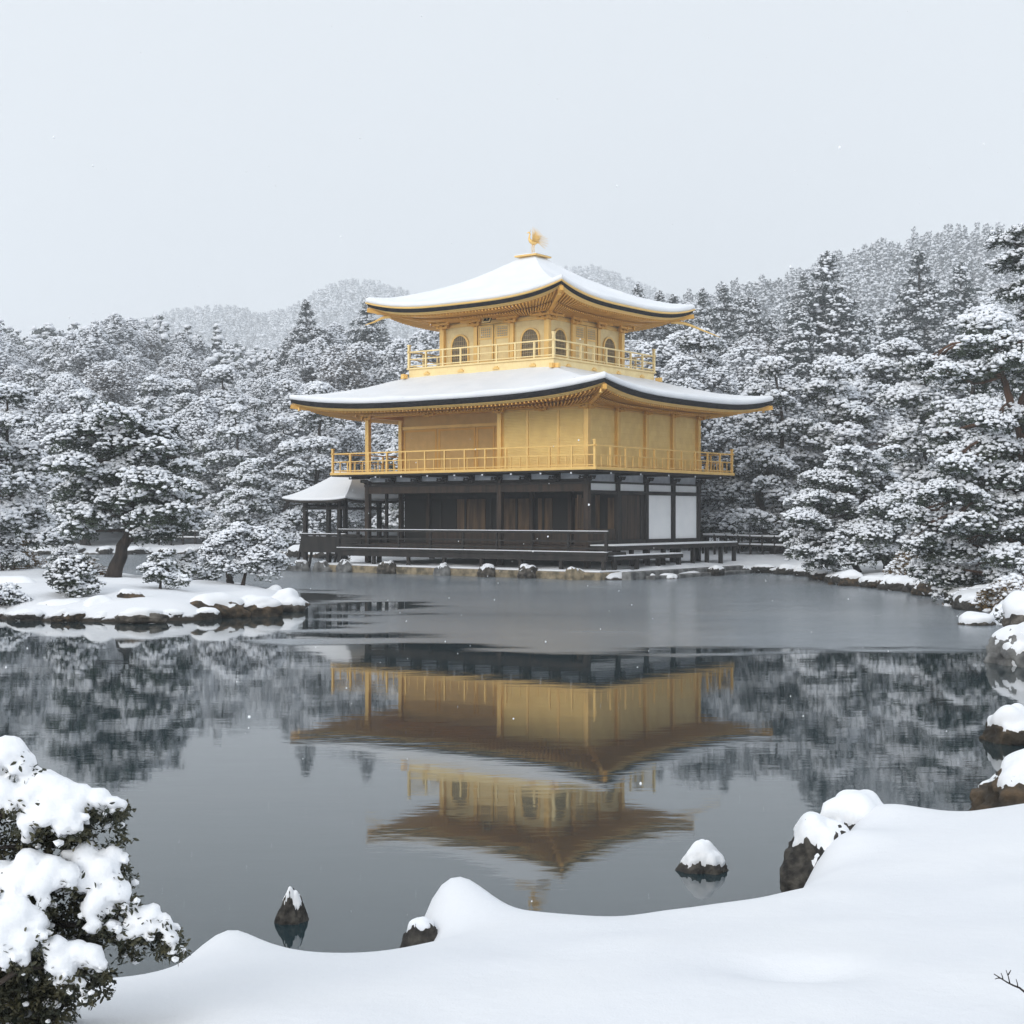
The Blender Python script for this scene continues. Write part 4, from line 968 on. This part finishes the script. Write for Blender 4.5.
x, y, z = gp(292, 0, Y=86); auto_pine((x, y, z), 6.2, 2.6, 54, 'snowy pine on the far shore directly behind the fishing deck roof', n=26, dens=100, size=.145, base=.15)
x, y, z = gp(205, 0, Y=92); auto_pine((x, y, z), 6.5, 3.0, 55, 'snowy pine on far shore seen right of the leaning pine', n=26, dens=90, size=.15, base=.2)

# --- right shore pines
x, y, z = gp(890, 0, Y=50.5); S_ = 50.5/F; rg = np.random.default_rng(9)
pads = []
for (px, py, r) in ((845, 455, 20), (870, 462, 24), (832, 478, 22), (860, 484, 26), (890, 480, 22), (812, 497, 22), (840, 505, 26), (872, 505, 26), (900, 500, 22), (800, 515, 20), (825, 524, 24), (858, 528, 28), (888, 525, 24),
                    (812, 540, 22), (840, 546, 26), (868, 545, 24), (798, 534, 14), (820, 558, 18), (905, 522, 18), (795, 550, 14), (850, 470, 24), (885, 452, 16), (915, 540, 18)):
    for q in range(2): pads.append(((px-890)*S_+rg.uniform(-.2, .2), rg.uniform(-1.3, 1.0), (574-py)*S_-.1, r*S_*rg.uniform(.75, 1.05), .26))
pine((x, y, z), [(0, 0, 0), (-.25, 0, .6), (-.55, .1, 1.5), (-.9, 0, 2.6), (-1.4, 0, 4.1)], .17, pads, 170, .10, 61, 'spreading pine leaning left over the right shore with two dark stems', under=.75, thick=.5, psnow=.95, plow=.06,
     extra=[([(-1.0, .3, -.1), (-1.3, .2, .5), (-1.5, 0, 1.3)], .13)])
# large right pine, built from hand-placed pads read from the photograph
x, y, z = gp(1030, 0, Y=37.5); S_ = 37.5/F; pads = []; rg = np.random.default_rng(19)
for (px, py, r) in ((975, 325, 22), (1000, 318, 24), (1025, 325, 26), (945, 338, 24), (965, 350, 26), (935, 352, 16), (1000, 345, 24), (1040, 350, 30), (1010, 392, 24), (980, 400, 22), (1040, 395, 28), (955, 412, 20), (990, 425, 28), (960, 432, 26), (1025, 425, 28), (945, 445, 22),
                    (985, 452, 30), (1015, 452, 30), (925, 470, 22), (955, 472, 28), (990, 482, 32), (1030, 480, 32), (915, 492, 20), (940, 500, 26), (970, 500, 28), (1005, 505, 28), (1040, 510, 30), (925, 520, 24),
                    (955, 525, 28), (990, 530, 28), (1020, 535, 28), (940, 548, 22), (970, 555, 26), (1000, 556, 24), (1030, 560, 26), (955, 572, 16), (985, 578, 18), (1015, 580, 18), (1060, 400, 30), (1070, 450, 30), (1060, 500, 30)):
    for q in range(2): pads.append(((px-1030)*S_+rg.uniform(-.12, .12), rg.uniform(-1.4, 1.4), (585-py)*S_-.35, r*S_*rg.uniform(.7, 1.0), .25))
pine((x, y, z), [(0, 0, 0), (.2, 0, 1.2), (.05, 0, 2.6), (-.2, 0, 4.0), (-.55, 0, 5.0), (-.7, 0, 5.7), (-.95, 0, 6.4)], .24, pads, 190, .09, 62, 'largest layered pine on the right frame edge with orange-brown upper trunk', bm=redbark, under=.9, thick=.55, psnow=.9, plow=.05,
     extra=[([(-.35, 0, 4.4), (-.2, 0, 5.0), (.1, 0, 5.5), (.6, 0, 5.9)], .12)])
# taller pine at the right top corner
x, y, z = gp(1050, 0, Y=43); S_ = 43/F; pads = []
for (px, py, r) in ((1000, 240, 14), (1018, 236, 18), (1035, 245, 22), (1012, 262, 16), (1030, 268, 20), (1022, 290, 18), (1045, 290, 24), (1010, 300, 14), (1035, 315, 22), (1060, 270, 26), (1070, 310, 26), (1050, 340, 26), (1050, 370, 28), (1070, 400, 30)):
    for q in range(2): pads.append(((px-1050)*S_+rg.uniform(-.15, .15), rg.uniform(-.9, .9), (560-py)*S_+.55, r*S_*rg.uniform(.75, 1.0), .25))
pine((x, y, z), [(.3, 0, 0), (.2, 0, 3), (-.1, 0, 6), (-.3, 0, 8.4), (-.6, 0, 9.6)], .20, pads, 160, .10, 63, 'tall darker pine reaching into the sky at the top right corner', bm=bark, under=1.0, thick=.4, psnow=.5, plow=.04)
for i, (px, Y, H, Rr, lab) in enumerate(((925, 60, 8.2, 3.6, 'snowy pine behind the large right pine, left of its crown'), (765, 72, 7.6, 3.6, 'rounded snowy pine just right of the pavilion balcony'), (985, 56, 9.5, 3.6, 'tall snowy pine behind the largest right pine'),
                                         (835, 66, 8.8, 3.6, 'snowy pine above the leaning shore pine'), (700, 80, 12.0, 4.4, 'tall snowy pine right behind the pavilion corner'), (900, 74, 10.5, 4.2, 'snow-laden pine in the middle of the right grove'))):
    x, y, z = gp(px, 0, Y=Y); auto_pine((x, y, z), H, Rr, 70+i, lab, n=44, dens=80, size=.15, base=.14)
for i, (px, Y) in enumerate(((940, 40.5), (965, 37), (985, 40), (1012, 34.5), (1000, 31), (915, 46))):
    small(px, 0, Y, .8+.15*(i % 3), 1.5, 300+i, ['low snowy bush on the right shore rocks under the big pine', 'rust-tinged low bush among the right shore rocks'][i % 2], 'bush', 'bush', mm=(oakm if i % 2 else needle), psn=.45 if i % 2 else .7, size=.09, dens=220, gr='bushes under the big right pine')

# --- forest prototypes, copied as individuals
def proto_broad(seed, H, Rr, fm, dens, size, label, ps=.8):
    rg = np.random.default_rng(seed); pads = []
    for i in range(46):
        t = rg.uniform(0, 1)**.8; an = rg.uniform(0, 6.28); env = math.sin(min(1, .25+t*.95)*PI*.62+.35)
        rr_ = Rr*env*rg.uniform(.35, .95)*(1-t**3*.55); pads.append((math.cos(an)*rr_, math.sin(an)*rr_, H*(.18+.76*t)-.1*rr_, Rr*rg.uniform(.20, .36), .55))
    return pine((0, 0, -60), [(0, 0, 0), (.2, 0, H*.35), (-.1, .1, H*.85)], H*.022, pads, dens, size, seed, label, name='evergreen_tree', cat='tree', fm=fm, under=.5, thick=.5, droop=.45, psnow=ps, plow=.22, blades=5)
def proto_cedar(seed, H, Rr, dens, size, label, name='cedar_tree', p=.26):
    rg = np.random.default_rng(seed); pads = []; lv = 17
    for i in range(lv):
        t = i/(lv-1); z = H*(.16+.81*t); Rl = Rr*(1-t)**.62*rg.uniform(.8, 1.12)+.25; nb = max(4, int(8*(1-t)+2))
        for q in range(nb):
            an = q*2*PI/nb+i*1.3+rg.uniform(-.3, .3)
            for f in ((.45, .95) if Rl > 1.2 else (.6,)):
                pads.append((math.cos(an)*Rl*f, math.sin(an)*Rl*f, z-.22*Rl*f, max(.42, Rl*.42), .22))
    pads.append((0, 0, H*.975, .45, .9)); pads.append((0, 0, H*.93, .6, .7))
    return pine((0, 0, -60), [(0, 0, 0), (0, 0, H*.5), (0, 0, H)], H*.016, pads, dens, size, seed, label, name=name, cat='conifer', fm=cedarm, under=.9, thick=.7, droop=.5, psnow=p, plow=.06, blades=5)
broad = [proto_broad(400+i, 8.0+.8*i, 2.9+.25*i, (leafm, leafg, leafm, leafg, leafb, leafm)[i], (58, 50, 75, 44, 60, 52)[i], (.165, .175, .14, .185, .15, .17)[i], 'x', (.85, .6, .75, .9, .45, .7)[i]) for i in range(6)]
pinesf = [auto_pine((0, 0, -60), 8.2+i*.7, 3.1+.2*i, 420+i, 'x', n=34, dens=62, size=.16, base=.2, blades=4, rm=(.24, .36)) for i in range(4)]
cedar = [proto_cedar(440+i, 14+1.2*i, 3.6+.2*i, 34, .20, 'x') for i in range(4)]
nproto_used = set()
rng = random.Random(77)
def plant(pool, x, y, s, label, cat, group, sz=1.):
    p_ = rng.choice(pool)
    if p_.name in nproto_used: o = copy_tree(p_)
    else: o = p_; nproto_used.add(p_.name)
    o.location = (x, y, gz(x, y)-.15); o.rotation_euler = (rng.uniform(-.04, .04), rng.uniform(-.04, .04), rng.uniform(0, 6.28)); o.scale = (s, s, s*sz)
    tag(o, label, cat, group); return o
# tall cedars that stand out
HERO = [(828, 108, 1.18, 'tallest cedar, dark with snow clumps, above the right grove'), (862, 112, 1.0, 'second tall cedar touching the tallest one on its right'), (806, 106, .95, 'shorter cedar leaning against the tallest cedar\'s left side'),
        (925, 118, 1.12, 'tall cedar standing alone in front of the right hill'), (960, 122, 1.1, 'cedar right of the lone tall cedar below the hill'), (310, 150, .95, 'pointed dark cedar on the left skyline before the far mountain'), (372, 140, .9, 'pointed cedar just left of the upper roof corner')]
for px, Y, s, lab in HERO:
    plant(cedar, at(px, Y), Y, s, lab, 'cedar tree', None, 1.0)
placed = [(at(h[0], h[1]), h[1]) for h in HERO]
def free(x, y, d):
    for a, b_ in placed:
        if abs(a-x) < d and abs(b_-y) < d and (a-x)**2+(b_-y)**2 < d*d: return False
    placed.append((x, y)); return True
def land_ok(x, y):
    P_ = np.array([[x, y]], float); return -sdf(P_, pond)[0] > 1.6
nb = 0; npn = 0; nc = 0; tries = 0
cand = []
while len(cand) < 2600:
    y = 60+ (rng.random()**.8)*125; x = rng.uniform(-.40, .40)*y; cand.append((y, x))
cand.sort()
for y, x in cand:
    if nb >= 205 and npn >= 95: break
    lx, ly = to_local(x, y)
    if abs(lx) < 11 and abs(ly) < 10: continue
    if y < 88 and x < -6: continue
    if y < 64: continue
    if not land_ok(x, y): continue
    d = 3.6+.010*(y-60)
    if not free(x, y, d): continue
    pxx = 512+F*x/y; side = 'left' if pxx < 420 else ('right' if pxx > 620 else 'behind')
    where = {'left': 'on the wooded slope left of the pavilion', 'right': 'in the woods right of the pavilion', 'behind': 'directly behind the pavilion'}[side]
    if (rng.random() < .36 and npn < 95) or nb >= 205:
        plant(pinesf, x, y, rng.uniform(.8, 1.15), 'snow-covered pine '+where, 'pine tree', 'pines '+where); npn += 1
    else:
        plant(broad, x, y, rng.uniform(.72, 1.12), 'snow-dusted rounded evergreen '+where, 'tree', 'evergreens '+where); nb += 1
ymax = max(p[1] for p in placed[len(HERO):])
print('forest', nb, npn, 'ymax', ymax)
# cypress row on the right skyline
for i in range(46):
    Y = rng.uniform(138, 178); px = rng.uniform(585, 830) if i < 34 else rng.uniform(830, 1010)
    x = at(px, Y)
    plant(cedar, x, Y, rng.uniform(.78, 1.02), 'snow-frosted cypress in the dense row on the right skyline', 'cypress tree', 'cypresses on the right skyline'); nc += 1

# --- far woods as one mass (low-detail trees merged)
def far_tree(seed, conic, size):
    rg = np.random.default_rng(seed); mb = MB()
    if conic:
        pads = [(math.cos(a*2.4)*(1-t)*.9, math.sin(a*2.4)*(1-t)*.9, 2+7.5*t, .75*(1-t)+.25, .3) for a, t in enumerate(np.linspace(0, 1, 18))]
    else:
        pads = []
        for i in range(18):
            t = rg.uniform(0, 1); an = rg.uniform(0, 6.28); rr_ = 2.3*math.sqrt(1-t*t*.9)*rg.uniform(.3, 1); pads.append((math.cos(an)*rr_, math.sin(an)*rr_, 2.5+4.5*t, .95, .5))
    C, top = pad_points(pads, {.55: 3.2, .75: 1.7, 1.15: .6}[size], rg, thick=.6, droop=.5, under=.6)
    pr = rg.uniform(0, 1, len(C)); tufts(mb, C, size*rg.uniform(.7, 1.3, len(C)), np.where(top, pr < .62, pr < .08), rg, blades=3, bw=.5, nside=(4 if size < 1 else 3))
    V = np.concatenate(mb.V); return mb
def merge_far(name, spots, protos_, label, cat, lm=None):
    out = MB()
    for (x, y, z, s, r_, i) in spots:
        pm = protos_[i]; c, s_ = math.cos(r_)*s, math.sin(r_)*s; off = 0
        for V, Fs, M in zip(pm.V, pm.F_local, pm.M):
            W = np.stack([V[:, 0]*c-V[:, 1]*s_+x, V[:, 0]*s_+V[:, 1]*c+y, V[:, 2]*s+z], 1)
            out.V.append(W); out.F.append(Fs+out.n); out.M.append(M); out.n += len(W)
    o = out.build(name, [lm or leafm, tree_snow], None, 'snow'); tag(o, label, cat, kind='stuff'); return o
fps = [far_tree(500+i, i < 3, .55) for i in range(6)]
fph = [far_tree(510+i, i < 3, .75) for i in range(6)]; fpl = [far_tree(520+i, i < 2, 1.15) for i in range(4)]
for pm in fps+fph+fpl:
    off = 0; pm.F_local = []
    for V, Fs in zip(pm.V, pm.F): pm.F_local.append(Fs-off); off += len(V)
nr = np.random.default_rng(4)
def spots(x0, x1, y0, y1, n, np_, smin, smax, cond=None):
    X = nr.uniform(x0, x1, n); Y = nr.uniform(y0, y1, n); Z, _ = terrain(X, Y); o = []
    for x, y, z in zip(X, Y, Z):
        if abs(x) > .42*y: continue
        if cond and not cond(x, y, z): continue
        k = int(nr.integers(np_))
        if np_ == 6 and k < 3 and x < .05*y and nr.uniform() < .85: k += 3   # conifers stand mostly on the right
        o.append((x, y, z-.3, nr.uniform(smin, smax), nr.uniform(0, 6.28), k))
    return o
merge_far('far_woods', spots(-110, 110, ymax-6, 300, 1500, 6, .85, 1.3), fps, 'dense snow-dusted woods covering the slope behind the nearer trees', 'woods')
merge_far('hill_woods', spots(20, 230, 255, 450, 4400, 6, .6, .9), fph, 'fog-faded snowy trees covering the hill on the right skyline', 'woods', hazeleafh)
merge_far('mountain_woods', spots(-300, 150, 700, 860, 6500, 4, .75, 1.1, lambda x, y, z: z > 30), fpl, 'almost white fog-faded trees on the distant mountains behind the pavilion', 'woods', hazeleafm)

# remove prototypes never planted
for p_ in broad+pinesf+cedar:
    if p_.name not in nproto_used:
        for ch in KIDS[p_.name]: bpy.data.objects.remove(ch)
        bpy.data.objects.remove(p_)

# ------------------------------------------------------------------ fences and small structures
def log_fence(a, b_, label, n=9, name='wooden_fence'):
    a = np.array(a, float); b_ = np.array(b_, float); e_ = empty(name, (a[0], a[1], 0), 0, label=label, cat='fence')
    z0 = gz(*a); z1 = gz(*b_); d = b_-a
    for h in (.42, .80):
        m = MB(); m.tube([(0, 0, z0+h), (d[0], d[1], z1+h)], .055, 7); m.build('rail', woodd, e_, True)
        m = MB(); m.tube([(0, 0, z0+h+.06), (d[0], d[1], z1+h+.06)], .052, 7); m.build('snow_cover', snow, e_, True)
    for q in range(n):
        t = q/(n-1); m = MB(); zz = z0+(z1-z0)*t; m.tube([(d[0]*t, d[1]*t, zz-.2), (d[0]*t, d[1]*t, zz+.88)], .06, 7); m.build('post', woodd, e_, True)
x0, x1 = at(703, 66), at(800, 63)
log_fence((x0, 66), (x1, 63), 'long snow-topped wooden rail fence on the right of the pavilion')
log_fence((at(708, 69), 69), (at(830, 67), 67), 'second rail fence running just behind the snow-topped one', 8)
log_fence((at(135, 90), 90), (at(232, 89), 89), 'low wooden fence on the far shore beyond the channel', 9)
m = MB(); px_ = at(270, 78); o = empty('wooden_post', (px_, 88, gz(at(270, 88), 88)), 0, label='slim dark wooden post on the far shore left of the fishing deck', cat='post')
o.location.x = at(270, 88); m.tube([(0, 0, -.3), (0, 0, 4.0)], .11, 8); m.build('shaft', woodd, o); m = MB(); m.tube([(0, 0, 4.0), (0, 0, 4.08)], .13, 8); m.build('snow_cover', snow, o)

# ------------------------------------------------------------------ foreground bush laden with snow (lower left)
S_ = 4.6/F
def BP(px, py, dy=0.): Y = 4.6+dy; return ((px-512)/F*Y, Y, CAMZ-(py-HZ)/F*Y)
bx0, by0, bz0 = BP(-60, 1080); bz0 = gz(-1.8, 4.7)-.05
bush = empty('snowy_bush', (-1.85, 4.7, bz0), 0, label='large evergreen bush bowed under thick lumps of snow in the lower left corner', cat='bush')
lobes = [ # px, py, radius px, dy
 (8,752,22,0),(22,765,18,.02),(-12,765,32,.05),(2,790,20,-.02),(12,800,12,-.02),(-20,800,30,.1),
 (45,786,22,.02),(60,795,24,.02),(80,800,20,.03),(100,799,15,.03),(114,804,11,.03),(122,805,7,.03),(30,795,22,0),(72,815,16,-.02),(62,828,12,-.03),(48,812,18,-.03),(30,820,16,-.03),(78,828,9,-.03),
 (0,876,24,-.03),(28,864,22,-.04),(52,868,18,-.04),(40,884,17,-.06),(15,884,20,-.06),(68,872,14,-.03),(46,902,9,-.07),
 (85,855,20,.04),(112,855,15,.05),(104,868,22,.03),(110,888,22,.02),(100,900,18,0),(92,910,13,0),(122,895,16,.02),(84,880,16,.02),(95,925,9,-.01),(112,925,8,0),
 (136,912,15,.04),(152,916,15,.04),(165,925,13,.04),(172,938,10,.04),(140,926,14,.03),(128,930,10,.02),(176,949,7,.04),(122,936,7,.02),
 (20,914,22,-.12),(0,922,28,-.12),(38,920,16,-.10),(22,940,17,-.14),(2,946,19,-.15),(30,935,16,-.13),(24,960,9,-.15),
 (55,945,16,-.10),(75,955,18,-.08),(92,956,14,-.08),(100,966,11,-.08),(68,975,12,-.10),(80,982,10,-.10),(85,994,7,-.10),(60,965,13,-.11),
 (-40,880,26,0),(-35,925,30,-.1)]
mbd = bpy.data.metaballs.new('meta'); mbo = bpy.data.objects.new('meta', mbd); col.objects.link(mbo); mbd.resolution = .014; mbd.render_resolution = .014; mbd.threshold = .42
rg = np.random.default_rng(8)
sat = []
for (px, py, r, dy) in lobes:
    for q in range(3 if r > 12 else 1):
        a = rg.uniform(-.2, 3.3); k = rg.uniform(.30, .45); sat.append((px+math.cos(a)*r*.92, py+math.sin(a)*r*.85, r*k, dy+rg.uniform(-.03, .01)))
for (px, py, r, dy) in lobes+sat:
    for q in range(2):
        el = mbd.elements.new(); X, Y, Z = BP(px, py, dy+(0 if q == 0 else rg.uniform(.04, .14)))
        el.co = (X+1.85, Y-4.7, Z-bz0-(0 if q == 0 else .015)); el.radius = r*S_*1.13*(1 if q == 0 else .9)
        if q == 0: el.type = 'BALL'
bpy.context.view_layer.update(); dg = bpy.context.evaluated_depsgraph_get()
me = bpy.data.meshes.new_from_object(mbo.evaluated_get(dg)); bpy.data.objects.remove(mbo)
V = np.zeros(len(me.vertices)*3); me.vertices.foreach_get('co', V); V = V.reshape(-1, 3)
Nn = np.zeros(len(me.vertices)*3); me.vertices.foreach_get('normal', Nn); Nn = Nn.reshape(-1, 3)
V = V+Nn*(fbm(V*14, 3, 5)*.016+fbm(V*40, 2, 6)*.006)[:, None]
me.vertices.foreach_set('co', V.ravel()); me.polygons.foreach_set('use_smooth', [True]*len(me.polygons)); me.materials.clear(); me.materials.append(snow_fine); me.update()
me.name = 'snow_cover'; sob = bpy.data.objects.new('snow_cover', me); col.objects.link(sob); sob.parent = bush
# leaves: sprigs beneath each lobe
def leaves(C, size, rg, k=9, down=-.35):
    mb = MB(); n = len(C); D = rg.normal(size=(n, k, 3)); D[..., 2] = D[..., 2]*.7+down; D /= np.linalg.norm(D, axis=2, keepdims=True)
    Sd = np.cross(D, rg.normal(size=(n, k, 3))); Sd /= np.linalg.norm(Sd, axis=2, keepdims=True)+1e-9; Nm = np.cross(D, Sd)
    ln = (size*rg.uniform(.6, 1.2, (n, k)))[..., None]; c = C[:, None]+rg.normal(size=(n, k, 3))*size*.45; w_ = ln*.22
    V = np.stack([c, c+D*ln*.35+Sd*w_+Nm*w_*.35, c+D*ln*.75+Sd*w_*.7+Nm*w_*.25, c+D*ln, c+D*ln*.75-Sd*w_*.7+Nm*w_*.25, c+D*ln*.35-Sd*w_+Nm*w_*.35], 2).reshape(-1, 3)
    q = np.arange(n*k)[:, None]*6; Fs = np.concatenate([q+np.array([0, 1, 2, 3]), q+np.array([0, 3, 4, 5])]); mb.add(V, Fs.astype(int)); return mb
C = []
for (px, py, r, dy) in lobes:
    n = int(6+r*1.4)
    for q in range(n):
        a = rg.uniform(0, 6.28); rr_ = math.sqrt(rg.uniform(0, 1))*r*.78; X, Y, Z = BP(px+math.cos(a)*rr_, py+r*.5+abs(math.sin(a))*rr_*.5, dy+rg.uniform(.035, .17)); C.append((X, Y, Z))
for (px, py, w_, h_, n) in ((70, 835, 60, 22, 90), (85, 905, 50, 35, 120), (70, 925, 40, 22, 130), (150, 945, 34, 14, 60), (30, 990, 45, 30, 520), (15, 1010, 40, 30, 420), (95, 985, 16, 10, 22), (20, 845, 50, 18, 130), (12, 800, 30, 14, 70), (92, 815, 26, 10, 45), (20, 965, 55, 30, 260), (-30, 950, 60, 60, 300)):
    for q in range(n):
        X, Y, Z = BP(px+rg.uniform(-1, 1)*w_, py+rg.uniform(-1, 1)*h_, rg.uniform(.03, .26)); C.append((X, Y, Z))
for (px, py, r, dy) in lobes:   # sprigs breaking through the lower edge of each snow lump
    for q in range(int(2+r*.25)):
        a = rg.uniform(.15, 3.0); X, Y, Z = BP(px+math.cos(a)*r*.85, py+math.sin(a)*r*.9+2, dy+rg.uniform(-.03, .02)); C.append((X, Y, Z))
C = np.array(C)-np.array([-1.85, 4.7, bz0])
lf = leaves(C, .022, rg); Vb, Fb = ICO1
for i in rg.choice(len(C), 420, replace=False):   # snow crumbs lodged among the leaves
    s = rg.uniform(.005, .015); lf.add(Vb*np.array([s*1.3, s*1.1, s])*(1+rg.normal(size=(len(Vb), 1))*.12)+C[i]+rg.normal(size=3)*.008, Fb, 1)
fo = lf.build('foliage', [bushleaf, snow_fine], bush)
st = MB()
for (p0, p1, p2, rr_) in (((-40, 1010, .1), (10, 900, .08), (80, 812, .05), .014), ((-50, 1020, .1), (30, 930, .08), (160, 935, .05), .014), ((-50, 1000, .1), (40, 890, .1), (110, 870, .06), .012), ((-60, 980, .1), (-20, 860, .1), (20, 780, .04), .014), ((-50, 1030, 0), (20, 970, -.05), (90, 975, -.08), .012), ((30, 850, .1), (0, 848, .08), (-30, 870, .1), .01)):
    pp = [np.array(BP(*q))-np.array([-1.85, 4.7, bz0]) for q in (p0, p1, p2)]; st.tube(smooth_curve(pp, 12), list(np.linspace(rr_, rr_*.3, 12)), 6)
st.tube([(-.15, .0, -.1), (-.12, .0, .3), (-.2, .05, .7)], [.03, .022, .012], 8)
st.build('branches', bark, bush, True)

# bare twig at lower right
Yt = 4.45; tx = lambda px, py: np.array([(px-512)/F*Yt, Yt, CAMZ-(py-HZ)/F*Yt])
tw = MB(); tw.tube(smooth_curve([tx(1045, 1015), tx(1024, 991), tx(1010, 984), tx(994, 974)], 8), list(np.linspace(.0045, .0015, 8)), 5)
for a, b_ in (((1010, 984), (1006, 970)), ((1003, 980), (1001, 973)), ((1018, 988), (1016, 979)), ((1000, 978), (995, 979)), ((1030, 998), (1034, 985)), ((1008, 975), (1011, 970))):
    tw.tube([tx(*a), (tx(*a)+tx(*b_))/2+np.array([.001, 0, .001]), tx(*b_)], [.0022, .0016, .001], 4)
for v in tw.V: v -= tx(1045, 1015)
o = tw.build('twig', bark, None, True); o.location = tx(1045, 1015); tag(o, 'bare dark twig poking out of the snow at lower right', 'twig')

# ------------------------------------------------------------------ falling snow
fl = MB(); rg = np.random.default_rng(12); Vb, Fb = ICO1
for i in range(700):
    Y = 2.5+rg.uniform(0, 1)**.7*30; X = rg.uniform(-.4, .4)*Y; Z = CAMZ+rg.uniform(-.36, .37)*Y
    if Z < .25 or (Y < 9 and Z < 1.0 ): continue
    s = rg.uniform(.0016, .0042)*(1+Y*.045); fl.add(Vb*np.array([s, s, s*rg.uniform(1, 1.7)])+np.array([X, Y, Z]), Fb)
tag(fl.build('falling_snow', snow_fine, None, True), 'scattered falling snowflakes in the air over the pond', 'snowflakes', kind='stuff')

# ------------------------------------------------------------------ haze
hz = MB(); hz.box(-1000, -80, -3, 1000, 1320, 190)
hm = bpy.data.materials.new('haze'); hm.use_nodes = True; hm.node_tree.nodes.clear()
ho = N(hm, 'ShaderNodeOutputMaterial'); hv = N(hm, 'ShaderNodeVolumePrincipled'); hv.inputs['Density'].default_value = .0010
hv.inputs['Color'].default_value = (.965, .983, 1.0, 1); hv.inputs['Anisotropy'].default_value = .2; L(hm, hv.outputs[0], ho.inputs['Volume'])
tag(hz.build('haze', hm), 'thin cold haze of snowfall fading the far hills', 'haze', kind='stuff')
print('objects', len(bpy.data.objects))
